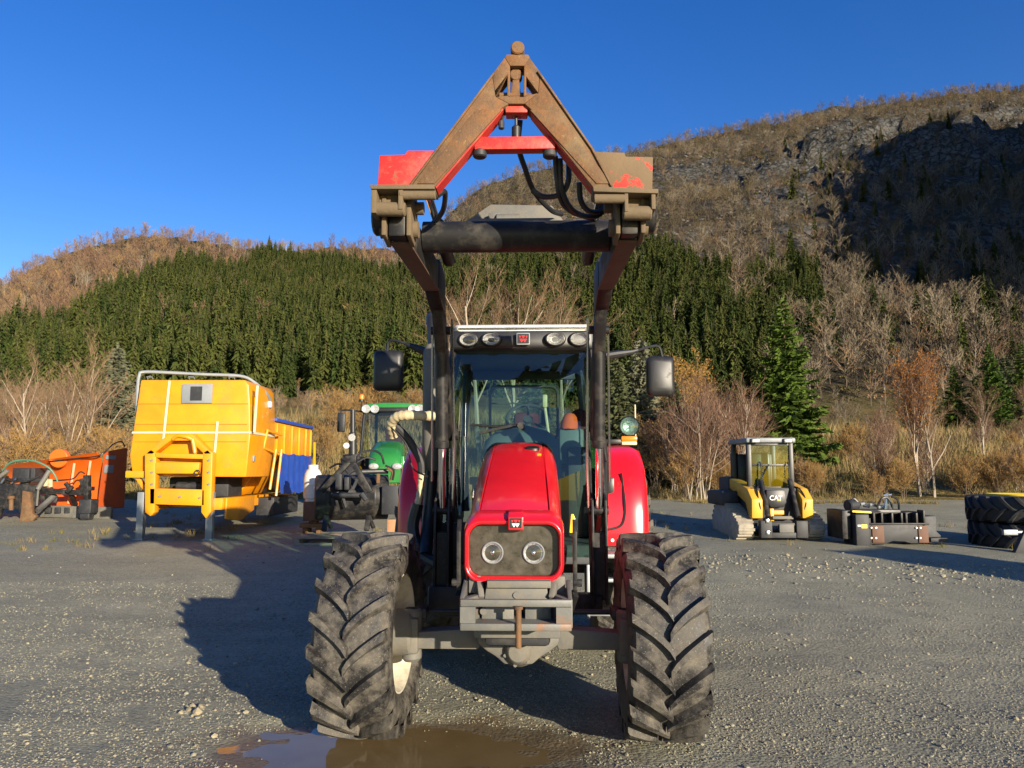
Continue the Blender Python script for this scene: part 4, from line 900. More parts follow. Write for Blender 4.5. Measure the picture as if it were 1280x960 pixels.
for poly in ([(184, 566), (192, 562), (198, 566), (196, 640), (191, 645), (184, 640)], [(256, 566), (262, 562), (268, 566), (266, 640), (260, 648), (254, 640)],
             [(184, 568), (213, 543), (243, 543), (268, 568), (258, 568), (240, 551), (216, 551), (194, 568)], [(196, 566), (256, 568), (256, 574), (196, 572)],
             [(190, 610), (258, 612), (258, 632), (190, 630)], [(196, 578), (252, 578), (250, 592), (196, 592)]):
    mb.prism([WY(*p) for p in poly], 'y', Y - .10, Y + .02 + .012 * len(poly), .012)
hf = put(mb, 'hitch_frame', M['yellow'], SP)
mb = MB(); mb.tube(bez([W(216, 549, 14.75), W(222, 545, 14.72), W(232, 546, 14.72), W(240, 549, 14.75)], 5), .035, 8); mb.tube([W(241, 549, 14.75), W(244, 566, 14.75)], .04, 8); put(mb, 'lifting_bar', M['yellow'], hf)
for py in (614, 622):
    for px in (198, 207): pass
mb = MB(); q = W(247, 591, 14.7); mb.tube([q + Vector((.05 * math.cos(a), -.02, .05 * math.sin(a))) for a in [k * .5 for k in range(11)]], .012, 6); put(mb, 'shackle', M['dark'], hf)
mb = MB(); a = W(160, 590, 15.0); b = W(184, 597, 15.0); mb.box((a.x, 14.9, b.z), (b.x, 15.3, a.z + .02), .01); mb.prism([WY(164, 598), WY(170, 598), WY(186, 622), WY(180, 622)], 'y', 15.0, 15.1, .01); put(mb, 'step_bracket', M['yellow'], SP)
mb = MB()
for (p, q_) in (((327, 538, 15.9), (322, 560, 15.9)), ((322, 560, 15.9), (342, 568, 16.6)), ((338, 562, 16.4), (330, 612, 16.2)), ((345, 562, 16.8), (338, 620, 16.6)), ((327, 538, 15.9), (345, 544, 16.6))):
    mb.tube([W(*p) + Vector((.12, 0, 0)), W(*q_) + Vector((.12, 0, 0))], .028, 8)
put(mb, 'side_ladder', M['yellow'], SP)
mb = MB(); q = W(390, 548, 19.7); mb.tube(bez([W(384, 562, 19.6), W(386, 548, 19.7), W(391, 546, 19.7), W(392, 560, 19.7)], 5), .02, 6); put(mb, 'tail_lamp_hoop', M['brown'], SP)
mb = MB(); mb.tube([W(393, 553, 19.7), W(393, 585, 19.7)], .03, 6); mb.bar((xr - .1, 19.6, 1.15), W(390, 586, 19.7), .06, .06); put(mb, 'marker_post', M['yellow'], SP)

for (px, py) in ((190, 575), (190, 590), (190, 605), (261, 575), (261, 590), (261, 605), (200, 620), (250, 622), (225, 621)):
    mb = MB(); q = W(px, py, 14.74); mb.cyl(q, q + Vector((0, -.025, 0)), .022, 8); put(mb, 'bolt', M['galv'], hf)
for px in (188, 240, 290):
    mb = MB(); q = W(px, 474, 14.98); mb.tube([q + Vector((-.05, 0, 0)), q + Vector((-.05, -.04, .04)), q + Vector((.05, -.04, .04)), q + Vector((.05, 0, 0))], .012, 6); put(mb, 'lashing_eye', M['galv'], cab_)
for z in (1.9, 2.9, 3.2):
    mb = MB(); mb.box((xr - .006, 15.25, z), (xr + .028, 15.33, z + .12), .006); put(mb, 'hinge', M['galv'], cab_)
# ---- orange snow plough
b0 = gpt(105, 649); PL = empty('snow_plough', b0, 0, 'orange snow plough blade with black push frame standing on gravel', 'snow plough')
Y = b0.y
def WP(px, py, dy=0): return W(px, py, Y + dy)
mb = MB(); secs = []
for (px, pt, dy) in ((14, 583, 1.6), (40, 579, 1.2), (62, 576, .7), (90, 572, .5), (131, 566, .3)):
    top = WP(px, pt, dy + .2); bt = b0.z + .28
    col_ = []
    for k, (f, o) in enumerate(((0, 0.), (.25, .22), (.5, .30), (.75, .24), (1., .0))): col_.append(Vector((top.x, top.y - .25 + o, bt + (top.z - .10 - bt) * f)))
    col_ += [top + Vector((0, -.40, .0)), top + Vector((0, .05, .05))]
    col_ += [p + Vector((0, .06, 0)) for p in reversed(col_[:-1])]
    secs.append(col_)
mb.loft(secs); bl = put(mb, 'blade', M['orange'], PL, 50)
mb = MB(); a0, a1 = WP(131, 565, .3), WP(157, 560, 1.0); zb = b0.z + .22
mb.loft([[Vector((a0.x + .012, a0.y - .22, zb)), Vector((a0.x + .012, a0.y - .05, a0.z)), Vector((a0.x + .012, a0.y + .1, a0.z + .02)), Vector((a0.x + .012, a0.y + .1, zb))], [Vector((a1.x, a1.y - .15, zb)), Vector((a1.x, a1.y - .05, a1.z)), Vector((a1.x, a1.y + .1, a1.z)), Vector((a1.x, a1.y + .1, zb))]])
wg = put(mb, 'side_wing', M['orange_dark'], PL)
for (x0, y0, x1, y1) in ((139, 569, 151, 574), (138, 581, 149, 591)):
    mb = MB(); u = lambda px, py: a0.lerp(a1, (px - 131) / 26) + Vector((0, -.245 + .04 * (px - 131) / 26, 0))
    z1 = W(px=x0, py=y0, Y=a0.y).z; z0 = W(px=x1, py=y1, Y=a0.y).z; p, q = u(x0, 0), u(x1, 0)
    mb.add([(p.x, p.y - .02, z0), (q.x, q.y - .02, z0), (q.x, q.y - .0, z1), (p.x, p.y - .0, z1)], [(0, 1, 2, 3)]); put(mb, 'sticker', M['plate'], wg, None)
mb = MB(); q = WP(76, 572, .55); mb.cyl(q + Vector((0, -.12, -.02)), q + Vector((0, .05, -.02)), .23, 28, .02); put(mb, 'hinge_disc', M['orange'], PL)
for (px, pt, dy) in ((92, 573, .5), (112, 570, .4)):
    mb = MB(); t_ = WP(px, pt, dy); mb.bar((t_.x, t_.y - .10, b0.z + .35), (t_.x + .06, t_.y - .06, t_.z - .12), .035, .05); put(mb, 'blade_rib', M['orange'], bl)
mb = MB(); mb.bar(WP(52, 639, .35), WP(140, 641, .1), .10, .28, .01); put(mb, 'wear_edge', M['grey'], PL)
for px in (60, 72, 84, 96):
    mb = MB(); q = WP(px, 638, .2); mb.box((q.x - .07, q.y - .02, q.z - .07), (q.x + .07, q.y + .06, q.z + .07), .01); put(mb, 'edge_clamp', M['dark'], PL)
mb = MB(); mb.bar(WP(50, 614, -.1), WP(106, 616, -.15), .12, .12, .01); mb.bar(WP(50, 622, .0), WP(72, 625, .1), .1, .14, .01); mb.bar(WP(60, 616, -.1), WP(60, 632, .2), .12, .12, .01); mb.bar(WP(88, 615, -.1), WP(95, 632, .3), .08, .1, .01)
mb.bar(WP(109, 594, -.2), WP(109, 624, -.2), .16, .12, .01); mb.bar(WP(103, 598, -.2), WP(105, 618, -.2), .1, .1, .01); mb.box((WP(112, 0).x, Y - .25, WP(0, 613).z), (WP(121, 0).x, Y - .1, WP(0, 608).z), .01)
mb.cyl(WP(84, 615, -.25), WP(90, 608, -.25), .06, 10); mb.cyl(WP(82, 604, -.1), WP(88, 611, -.1), .05, 10)
put(mb, 'push_frame', M['black'], PL)
mb = MB(); a = WP(101, 624, -.3); q = WP(116, 642, -.3); mb.box((a.x, a.y - .1, q.z), (q.x, a.y + .25, a.z), .03); mb.cyl((a.x + .03, a.y + .05, b0.z + .10), (q.x - .05, a.y + .05, b0.z + .10), .13, 18, .02); put(mb, 'support_wheel', M['dark'], PL)
mb = MB(); mb.tube(bez([WP(62, 601, -.1), WP(80, 600, -.1), WP(92, 598, -.1), WP(100, 590, -.1), WP(106, 592, -.1)], 5), .018, 6); mb.tube(bez([WP(60, 577, .4), WP(95, 573, .3), WP(122, 570, .1), WP(133, 563, .2), WP(142, 555, .4), WP(152, 552, .7), WP(156, 558, .9)], 5), .016, 6); put(mb, 'hose', M['hose'], PL)

# ---- black hydraulic attachment with green hose
b1 = gpt(20, 651); HA = empty('hydraulic_attachment', b1, 0, 'black hydraulic attachment frame with green hose beside orange plough', 'attachment'); Y = b1.y
def A1(px, py, dy=0): return W(px, py, Y + dy)
mb = MB()
pts = [(-14, 604), (46, 606), (47, 616), (42, 640), (30, 645), (27, 646), (22, 636), (2, 636), (-2, 647), (-14, 648)]
mb.prism([(A1(*p).x, A1(*p).z) for p in pts], 'y', Y, Y + .12, .01); put(mb, 'back_plate', M['black'], HA)
mb = MB(); mb.prism([(A1(*p).x, A1(*p).z) for p in [(32, 613), (41, 615), (44, 641), (49, 645), (44, 651), (28, 652), (30, 640)]], 'y', Y - .12, Y - .002, .012); put(mb, 'rusty_foot', M['rust'], HA)
mb = MB(); mb.cyl(A1(14, 622, -.06), A1(14, 638, -.06), .05, 12, .01); mb.cyl(A1(14, 620, -.06), A1(14, 624, -.06), .075, 12, .01); put(mb, 'hitch_pin', M['rust'], HA)
mb = MB(); a = A1(19, 585, .2); q = A1(46, 603, .2); mb.box((a.x, Y + .1, q.z), (q.x, Y + .7, a.z), .02); mb.box((a.x + .25, Y + .02, q.z - .05), (a.x + .45, Y + .12, a.z - .02), .02); put(mb, 'valve_block', M['dark'], HA)
mb = MB(); mb.cyl(A1(62, 588, 0), A1(47, 612, -.1), .055, 14, .008); mb.cyl(A1(48, 610, -.1), A1(46, 632, -.05), .025, 10); hc = put(mb, 'hydraulic_cylinder', M['grey'], HA)
mb = MB(); mb.cyl(A1(10, 588, 0), A1(-6, 600, 0), .05, 12, .008); put(mb, 'hydraulic_cylinder', M['grey'], HA)
mb = MB(); mb.tube(bez([A1(3, 588, -.05), A1(12, 579, -.1), A1(27, 575, -.1), A1(45, 577, -.1), A1(60, 584, -.05), A1(68, 593, .0), A1(72, 602, .05)], 6), .022, 8); put(mb, 'green_hose', M['green_hose'], HA)
mb = MB(); mb.tube(bez([A1(5, 598, -.05), A1(20, 602, -.12), A1(36, 601, -.1), A1(50, 594, -.05)], 6), .018, 6)
mb.box((A1(1, 0).x, Y - .02, A1(0, 603).z), (A1(50, 0).x, Y + .1, A1(0, 598).z), .01); put(mb, 'hose_clutter', M['hose'], HA)
for i, (x0, x1) in enumerate(((2, 6), (15, 21))):
    mb = MB(); mb.cyl(A1(x0, 604, -.06), A1(x1, 598, -.06), .03, 8); put(mb, 'fitting', M['steel'], HA)
mb = MB(); mb.cyl(A1(57, 608, .1), A1(57, 596, .1), .06, 12, .01); mb.cyl(A1(63, 609, .15), A1(63, 599, .15), .05, 12, .01); put(mb, 'oil_can', M['wrap'], HA)
mb = MB(); mb.bar(A1(45, 640, .1), A1(70, 618, .3), .10, .14, .01); mb.bar(A1(52, 612, .2), A1(74, 614, .3), .1, .1, .01); put(mb, 'side_arm', M['black'], HA)

# ---- drum roller with A-frame on a pallet
b2 = gpt(432, 678); RO = empty('drum_roller', b2, 0, 'black drum attachment with A-shaped hitch lying on wooden pallet', 'attachment'); Y = b2.y
def A2(px, py, dy=0): return W(px, py, Y + dy)
c0 = A2(393, 622, .25); c1 = A2(484, 621, .6); ax_ = (c1 - c0)
mb = MB(); mb.lathe([(.001, 0), (.36, 0.), (.415, .02), (.43, .06), (.43, .22), (.437, .23), (.437, .27), (.43, .28), (.43, ax_.length - .3), (.437, ax_.length - .29), (.437, ax_.length - .25), (.43, ax_.length - .24), (.43, ax_.length), (.001, ax_.length)], c0, ax_, 40); put(mb, 'drum', M['black'], RO)
mb = MB(); a = A2(478, 607, .1); q = A2(499, 643, .1); mb.box((a.x, Y + .05, q.z), (q.x, Y + .12, a.z), .01); put(mb, 'end_plate', M['dark'], RO)
ap = A2(439, 574, -.25)
mb = MB(); mb.bar(ap, A2(402, 614, -.25), .10, .09, .01, (0, 1, 0)); mb.bar(ap, A2(463, 615, -.25), .10, .09, .01, (0, 1, 0)); mb.box((ap.x - .10, ap.y - .06, ap.z - .06), (ap.x + .10, ap.y + .05, ap.z + .06), .01); put(mb, 'hitch_triangle', M['black'], RO)
mb = MB(); mb.cyl(A2(416, 619, -.25), A2(459, 619, -.25), .05, 12); mb.cyl(A2(452, 617, -.3), A2(458, 625, -.3), .05, 10); mb.box((A2(423, 0).x, Y - .3, A2(0, 612).z), (A2(431, 0).x, Y - .1, A2(0, 592).z), .02); mb.box((A2(434, 0).x, Y - .3, A2(0, 612).z), (A2(440, 0).x, Y - .1, A2(0, 596).z), .02); mb.bar(A2(441, 612, -.3), A2(447, 599, -.3), .05, .05); mb.bar(A2(416, 622, -.2), A2(418, 632, -.15), .05, .05); mb.bar(A2(428, 622, -.2), A2(432, 634, -.15), .05, .05); put(mb, 'tool_bar', M['dark'], RO)
for x in (408, 461):
    mb = MB(); mb.bar(A2(x, 645, -.2), A2(x - 3, 663, -.35), .09, .06, .008); mb.bar(A2(x, 645, -.2), A2(x + 6, 660, -.1), .06, .06, .008); put(mb, 'stand_leg', M['black'], RO)
mb = MB()
for pts in ([A2(445, 573, -.1), A2(452, 566, -.05), A2(465, 563, 0), A2(476, 568, .1), A2(480, 580, .2)], [A2(446, 578, -.1), A2(458, 572, 0), A2(470, 575, .1)], [A2(482, 582, .1), A2(492, 588, .2), A2(491, 600, .25)], [A2(412, 585, .1), A2(422, 580, 0), A2(432, 582, -.1)]): mb.tube(bez(pts, 5), .02, 6)
mb.cyl(A2(450, 590, .1), A2(485, 589, .25), .05, 10); put(mb, 'hydraulic_lines', M['hose'], RO)
mb = MB(); mb.tube(bez([A2(484, 585, .05), A2(490, 590, .1), A2(488, 600, .2)], 5), .02, 6); mb.box((A2(470, 0).x, Y, A2(0, 604).z), (A2(474, 0).x, Y + .08, A2(0, 592).z), .01); put(mb, 'rusty_pipe', M['rust'], RO)
def pallet(name, x0, x1, y0, z0, label, mat, ny=5):
    root = empty(name, ((x0 + x1) / 2, y0 + .4, z0), 0, label, 'pallet')
    for k in range(3):
        mb = MB(); xx = x0 + (x1 - x0 - .1) * k / 2; mb.box((xx, y0 + .02, z0 - .01), (xx + .1, y0 + .98, z0 + .1), .006); put(mb, 'bearer', mat, root)
    for k in range(ny):
        mb = MB(); yy_ = y0 + k * .2; mb.box((x0 - .03, yy_, z0 + .101), (x1 + .03, yy_ + .13, z0 + .125), .004); put(mb, 'slat', mat, root)
    for k in (0, 2):
        mb = MB(); yy_ = y0 + k * .42; mb.box((x0, yy_ - .025, z0 - .012), (x1, yy_ - .003, z0 + .03), .003); put(mb, 'bottom_slat', mat, root)
pallet('pallet', A2(377, 0).x, A2(482, 0).x, Y - .45, b2.z, 'weathered wooden pallet under the black drum attachment', M['wood'])
mb = MB(); a = A2(481, 649, .0); q = A2(494, 660, .0); mb.box((a.x + .06, Y - .1, b2.z - .01), (q.x + .06, Y + .25, a.z), .01); wbk = put(mb, 'timber_block', M['woodwarm'], empty('timber_block', (a.x, Y, b2.z), 0, 'short warm brown timber block standing beside the black drum attachment', 'timber'))

# ---- gas bottle on a rusty stand
b3 = gpt(396, 667)
ST = empty('rusty_stand', b3, 0, 'low rusty brown steel stand holding the white gas bottle', 'stand'); Y = b3.y
def A3(px, py, dy=0): return W(px, py, Y + dy)
mb = MB(); a = A3(379, 627); q = A3(401, 640); mb.box((a.x, Y, b3.z + .25), (q.x, Y + .4, a.z), .015); put(mb, 'stand_box', M['brown'], ST)
mb = MB(); mb.box((a.x - .05, Y - .05, b3.z + .12), (q.x + .05, Y + .45, b3.z + .2), .01); mb.box((a.x, Y, b3.z - .01), (a.x + .09, Y + .4, b3.z + .13), .01); mb.box((q.x - .09, Y, b3.z - .01), (q.x, Y + .4, b3.z + .13), .01); mb.box((a.x + .1, Y + .1, b3.z + .15), (q.x - .1, Y + .3, b3.z + .3), .01); put(mb, 'stand_base', M['rust'], ST)
cx = (A3(376, 0).x + A3(399, 0).x) / 2; zt = A3(0, 581).z; zb = a.z; r = (A3(399, 0).x - A3(376, 0).x) / 2
GB = empty('gas_bottle', (cx, Y + .2, zb), 0, 'white gas bottle with collar standing between yellow spreader and drum', 'gas bottle')
mb = MB(); h = zt - zb; mb.lathe([(.001, 0), (r * .8, 0), (r * .8, .05), (r * .95, .06), (r, .12), (r, h * .45), (r * 1.015, h * .46), (r * 1.015, h * .50), (r, h * .51), (r, h * .62), (r * .92, h * .75), (r * .7, h * .86), (r * .4, h * .9), (.001, h * .91)], (cx, Y + .2, zb), (0, 0, 1), 28); put(mb, 'bottle_body', M['white'], GB, 50)
mb = MB(); mb.lathe([(r * .55, h * .84), (r * .55, h), (r * .5, h), (r * .5, h * .84)], (cx, Y + .2, zb), (0, 0, 1), 20); mb.cyl((cx, Y + .2, zb + h * .9), (cx, Y + .2, zb + h * .98), .03, 8); put(mb, 'collar', M['white'], GB)

# ---- green tractor
Y = 21.0; b4 = Vector((W(487, 600, Y).x, Y + 1, yard(-3.3, Y)))
GT = empty('green_tractor', b4, 0, 'green tractor parked behind the black drum, partly hidden', 'tractor')
def A4(px, py, dy=0): return W(px, py, Y + dy)
mb = MB(); secs = []
for (dy, x0, x1, zt_) in ((-.6, 463, 501, 577), (-.45, 461, 502, 566), (.2, 462, 504, 557), (1.1, 466, 506, 551)):
    a = A4(x0, zt_, dy); q = A4(x1, zt_, dy); xm = (a.x + q.x) / 2; w = (q.x - a.x) / 2; z0 = b4.z + 1.05; z1 = a.z
    secs.append([Vector((xm + w * f, Y + dy, z1 - d)) for f, d in ((-.98, .55), (-1, .25), (-.9, .1), (-.6, .02), (0, 0), (.6, .02), (.9, .1), (1, .25), (.98, .55))])
mb.loft(secs); put(mb, 'bonnet', M['green'], GT, 50)
mb = MB(); a = A4(463, 580, -.63); q = A4(501, 600, -.63); mb.box((a.x, Y - .58, b4.z + .7), (q.x, Y + 1, q.z + .3), .03); put(mb, 'grille', M['dark'], GT)
for x in (467, 496):
    mb = MB(); c = A4(x, 583, -.64); mb.sphere(c, .11, (1.2, .4, .8)); put(mb, 'headlight', M['lamp'], GT)
mb = MB(); a = A4(499, 570, -.3); q = A4(503, 606, -.3); mb.box((a.x, Y - .3, q.z), (q.x + .03, Y + .5, a.z), .02); put(mb, 'side_panel', M['green'], GT)
yc = 1.4
zr = A4(0, 508, yc).z; xL = A4(455, 0, yc).x; xR = A4(529, 0, yc).x
mb = MB(); mb.prism([(xL, zr - .05), (xR, zr - .05), (xR - .05, zr + .06), (xR - .5, zr + .10), (xL + .5, zr + .10), (xL + .05, zr + .06)], 'y', Y + yc - .1, Y + yc + 1.7, .03); rf = put(mb, 'cab_roof', M['green'], GT)
mb = MB(); mb.box((xL - .02, Y + yc - .12, zr - .16), (xR + .02, Y + yc + 1.6, zr - .055), .02); put(mb, 'roof_frame', M['blackplain'], rf)
for x in (457, 468, 515, 524):
    mb = MB(); c = A4(x, 511, yc - .16); mb.lathe([(.001, .02), (.11, .0), (.13, .03)], c, (0, 1, 0), 16); put(mb, 'work_light', M['lamp'], rf)
for (p, q_) in (((456, 512), (450, 575)), ((528, 512), (534, 575)), ((462, 512), (470, 512))):
    mb = MB(); mb.bar(A4(*p, yc), A4(*q_, yc - .1), .07, .07, .01); put(mb, 'cab_post', M['blackplain'], GT)
mb = MB(); P4 = [A4(457, 513, yc), A4(527, 513, yc), A4(532, 575, yc - .1), A4(452, 575, yc - .1)]; mb.add(P4, [(0, 1, 2, 3)]); put(mb, 'windscreen', M['glass'], GT, None)
mb = MB(); mb.box((xL, Y + yc + 1.5, zr - 1.6), (xL + .08, Y + yc + 1.6, zr - .1)); mb.box((xR - .08, Y + yc + 1.5, zr - 1.6), (xR, Y + yc + 1.6, zr - .1)); mb.box((xL, Y + yc, b4.z + .8), (xR, Y + yc + 1.6, b4.z + 1.4), .03); put(mb, 'cab_body', M['blackplain'], GT)
mb = MB(); c = A4(492, 545, yc + .8); mb.box((c.x - .25, c.y, b4.z + 1.3), (c.x + .25, c.y + .15, c.z + .3), .05); mb.box((c.x - .25, c.y - .4, b4.z + 1.3), (c.x + .25, c.y, b4.z + 1.6), .05); put(mb, 'seat', M['maroon'], GT)
mb = MB(); a = A4(441, 576, .3); q = A4(441, 512, .3); mb.cyl(a, a.lerp(q, .55), .11, 14, .02); mb.cyl(a.lerp(q, .5), q, .07, 14); xh = put(mb, 'exhaust_pipe', M['blackplain'], GT)
mb = MB(); mb.cyl(a.lerp(q, .45) + Vector((0, -.13, 0)), a.lerp(q, .45) + Vector((0, -.10, 0)), .10, 14); mb.cyl(A4(433, 557, .2), A4(433, 557, .1), .08, 12); put(mb, 'lamp', M['lamp'], xh)
mb = MB(); a = A4(422, 516, yc); q = A4(431, 540, yc); mb.box((a.x, Y + yc - .05, q.z), (q.x, Y + yc + .05, a.z), .03); mi = put(mb, 'mirror', M['blackplain'], GT)
mb = MB(); mb.tube(bez([A4(455, 515, yc), A4(440, 513, yc), A4(428, 513, yc), A4(426, 518, yc)], 5), .025, 6); put(mb, 'mirror_arm', M['blackplain'], mi)
mb = MB(); c = A4(452, 497, yc + .6); mb.cyl(c + Vector((0, 0, -.12)), c + Vector((0, 0, -.06)), .08, 12); mb.tube([c + Vector((0, 0, -.3)), c + Vector((0, 0, -.1))], .02, 6); bc = put(mb, 'beacon_base', M['blackplain'], GT)
mb = MB(); mb.cyl(c + Vector((0, 0, -.06)), c + Vector((0, 0, .09)), .075, 14, .02); put(mb, 'beacon', M['amber'], bc)
gty = tyre_mesh('tyre', .75, .5, .42, 18, .045, M['rubber_clean'])
for x in (440, 525):
    c = A4(x, 0, .2); w = wheel(GT, 'front_wheel', c.x - b4.x, Y + .2 - b4.y, .74, .75, .5, .42, 18, .045, gty, 0, 1, 'yellowsticker')

# ---- compact track loader
b5 = gpt(970, 676); CT = empty('track_loader', b5, 0, 'yellow compact track loader with dusty rubber tracks and black cab', 'loader'); Y = b5.y
def A6(px, py, dy=0): return W(px, py, Y + dy)
g = b5.z
for (x0, x1) in ((922, 942), (1010, 1030)):
    a = A6(x0, 0); q = A6(x1, 0); w = q.x - a.x
    prof = [(Y + .25, g + .0), (Y + 1.75, g + .0), (Y + 1.95, g + .12), (Y + 1.98, g + .32), (Y + 1.7, g + .62), (Y + 1.45, g + .72), (Y + .95, g + .66), (Y + .2, g + .42), (Y + .0, g + .30), (Y + .02, g + .12)]
    mb = MB(); mb.prism(prof, 'x', a.x, q.x, .03); tk = put(mb, 'track', M['trackdirt'], CT)
    k = 0
    for i in range(len(prof)):
        p = Vector((0, *prof[i])); n_ = Vector((0, *prof[(i + 1) % len(prof)])); L = (n_ - p).length; cnt = max(1, int(L / .11))
        for j in range(cnt):
            c = p.lerp(n_, (j + .5) / cnt); d = (n_ - p).normalized(); nn = Vector((0, -d.z, d.y)) * -1
            mb = MB(); mb.bar(Vector((a.x - .004, c.y, c.z)) , Vector((q.x + .004, c.y, c.z)), .05, .05, 0, (0, nn.y, nn.z)); put(mb, 'track_lug', M['trackdirt'], tk)
mb = MB(); xa = A6(943, 0).x; xb = A6(1009, 0).x
mb.box((xa, Y + .25, g + .25), (xb, Y + 1.9, g + 1.0), .04); mb.box((A6(918, 0).x, Y + .9, g + .62), (A6(942, 0).x, Y + 2.1, g + .92), .05); put(mb, 'body', M['dark'], CT)
for (x0, x1, s) in ((939, 953, 1), (1002, 1016, -1)):
    mb = MB(); a = A6(x0, 0).x; q = A6(x1, 0).x
    mb.prism([(Y + .0, g + .42), (Y + .18, g + .40), (Y + .40, g + .70), (Y + 1.0, g + .85), (Y + 1.9, g + 1.05), (Y + 1.9, g + 1.22), (Y + .9, g + 1.10), (Y + .25, g + .98), (Y - .02, g + .78)], 'x', a, q, .025); put(mb, 'lift_arm', M['catyellow'], CT)
    mb = MB(); xx = A6(959 if s > 0 else 996, 0).x; mb.cyl((xx, Y - .02, g + .45), (xx, Y + .35, g + 1.15), .05, 14, .008); put(mb, 'tilt_cylinder', M['black'], CT)
mb = MB(); a = A6(950, 651, -.1); q = A6(1010, 673, -.1)
mb.box((a.x, Y - .14, g + .06), (a.x + .22, Y + .02, a.z), .015); mb.box((q.x - .22, Y - .14, g + .06), (q.x, Y + .02, a.z), .015); mb.box((a.x + .22, Y - .12, g + .06), (q.x - .22, Y + .0, g + .16), .01); mb.box((a.x + .2, Y - .10, a.z - .10), (q.x - .2, Y - .03, a.z - .04), .01); put(mb, 'coupler', M['dark'], CT)
mb = MB(); mb.box((A6(970, 0).x, Y - .13, g + .16), (A6(988, 0).x, Y - .10, g + .32), .01); mb.box((A6(966, 0).x, Y + .05, g + .40), (A6(992, 0).x, Y + .12, g + .46), .01); put(mb, 'step_plate', M['grey'], CT)
mb = MB(); mb.prism([(A6(960, 0).x, g + .72), (A6(966, 0).x, g + .62), (A6(982, 0).x, g + .62), (A6(986, 0).x, g + .72), (A6(985, 0).x, g + .96), (A6(961, 0).x, g + .96)], 'y', Y + .12, Y + .5, .02); nz_ = put(mb, 'front_cover', M['blackplain'], CT)
def text_mesh(txt, size, loc, mat, parent, name='lettering', rot=(R(90), 0, 0), ext=.002):
    cu = bpy.data.curves.new(name, 'FONT'); cu.body = txt; cu.size = size; cu.extrude = ext; cu.align_x = 'CENTER'; cu.align_y = 'CENTER'; cu.space_character = .95
    tmp = bpy.data.objects.new('tmp', cu); COL.objects.link(tmp); bpy.context.view_layer.update()
    me = bpy.data.meshes.new_from_object(tmp.evaluated_get(bpy.context.evaluated_depsgraph_get())); bpy.data.objects.remove(tmp)
    me.materials.clear(); me.materials.append(mat); o = bpy.data.objects.new(name, me); COL.objects.link(o); o.parent = parent
    r = parent
    while r.parent: r = r.parent
    o.location = Vector(loc) - r.location; o.rotation_euler = rot; return o
cxx = (A6(960, 0).x + A6(986, 0).x) / 2
text_mesh('CAT', .13, (cxx - .01, Y + .115, g + .80), M['logo_white'], nz_)
mb = MB(); mb.prism([(cxx + .0, g + .745), (cxx + .09, g + .745), (cxx + .045, g + .785)], 'y', Y + .110, Y + .116); put(mb, 'badge_mark', M['catyellow'], nz_)
mb = MB(); mb.box((A6(962, 0).x, Y + .2, g + .48), (A6(984, 0).x, Y + .3, g + .56), .01); mb.box((A6(965, 0).x, Y + .15, g + .36), (A6(970, 0).x, Y + .25, g + .6), .01); put(mb, 'linkage', M['catyellow'], CT)
# cab
zc0, zc1 = g + .95, A6(0, 546).z; xa, xb = A6(944, 0).x, A6(1004, 0).x
for x in (xa, xb - .09):
    for y in (Y + .42, Y + 1.45):
        mb = MB(); mb.box((x, y, zc0 - .1), (x + .09, y + .10, zc1 - .06), .015); put(mb, 'cab_post', M['blackplain'], CT)
mb = MB(); mb.box((xa - .03, Y + .34, zc1 - .10), (xb + .03, Y + 1.62, zc1), .03); put(mb, 'cab_roof', M['plate'], CT)
mb = MB(); mb.add([(xa + .08, Y + .45, zc0), (xb - .08, Y + .45, zc0), (xb - .08, Y + .45, zc1 - .1), (xa + .08, Y + .45, zc1 - .1)], [(0, 1, 2, 3)]); put(mb, 'front_door', M['glass'], CT, None)
mb = MB(); mb.box((xa + .1, Y + 1.4, zc0 - .05), (xb - .1, Y + 1.5, zc1 - .3), .02); mb.box((xa + .25, Y + 1.0, zc0 + .02), (xb - .25, Y + 1.2, zc0 + .75), .05); put(mb, 'cab_interior', M['logo_black'], CT)
for zz in (zc0 + .02, zc1 - .16, (zc0 + zc1) / 2 - .05):
    mb = MB(); mb.box((xa + .09, Y + .425, zz), (xb - .09, Y + .465, zz + .045), .006); put(mb, 'door_frame', M['blackplain'], CT)
for xx in (xa + .14, xb - .14):
    mb = MB(); mb.box((xx - .09, Y + .30, zc1 - .11), (xx + .09, Y + .338, zc1 - .02), .01); lh_ = put(mb, 'work_light', M['blackplain'], CT)
    mb = MB(); mb.box((xx - .07, Y + .290, zc1 - .095), (xx + .07, Y + .302, zc1 - .035), .004); put(mb, 'lens', M['lamp'], lh_)
for s_, xx in ((-1, A6(952, 0).x), (1, A6(1003, 0).x)):
    mb = MB(); mb.tube(bez([(xx, Y + .02, g + .50), (xx + s_ * .06, Y + .0, g + .75), (xx + s_ * .02, Y + .2, g + .98), (xx - s_ * .1, Y + .4, g + 1.02)], 5), .016, 6); put(mb, 'hydraulic_hose', M['hose'], CT)
    mb = MB(); mb.tube(bez([(xx - s_ * .12, Y + .38, g + 1.05), (xx - s_ * .12, Y + .33, g + 1.15), (xx - s_ * .12, Y + .33, g + 1.4), (xx - s_ * .12, Y + .40, g + 1.5)], 5), .014, 6); put(mb, 'grab_rail', M['dark'], CT)
mb = MB(); mb.tube([(xa + .2, Y + .435, zc0 + .1), (xa + .42, Y + .43, zc0 + .5)], .012, 6); put(mb, 'wiper', M['logo_black'], CT)
for k_, zz in ((0, .50), (1, .56)):
    mb = MB(); mb.box((A6(953, 0).x, Y - .16, g + .12 + k_ * .22), (A6(957, 0).x, Y - .13, g + .2 + k_ * .22), .006); put(mb, 'pin', M['steel'], CT)
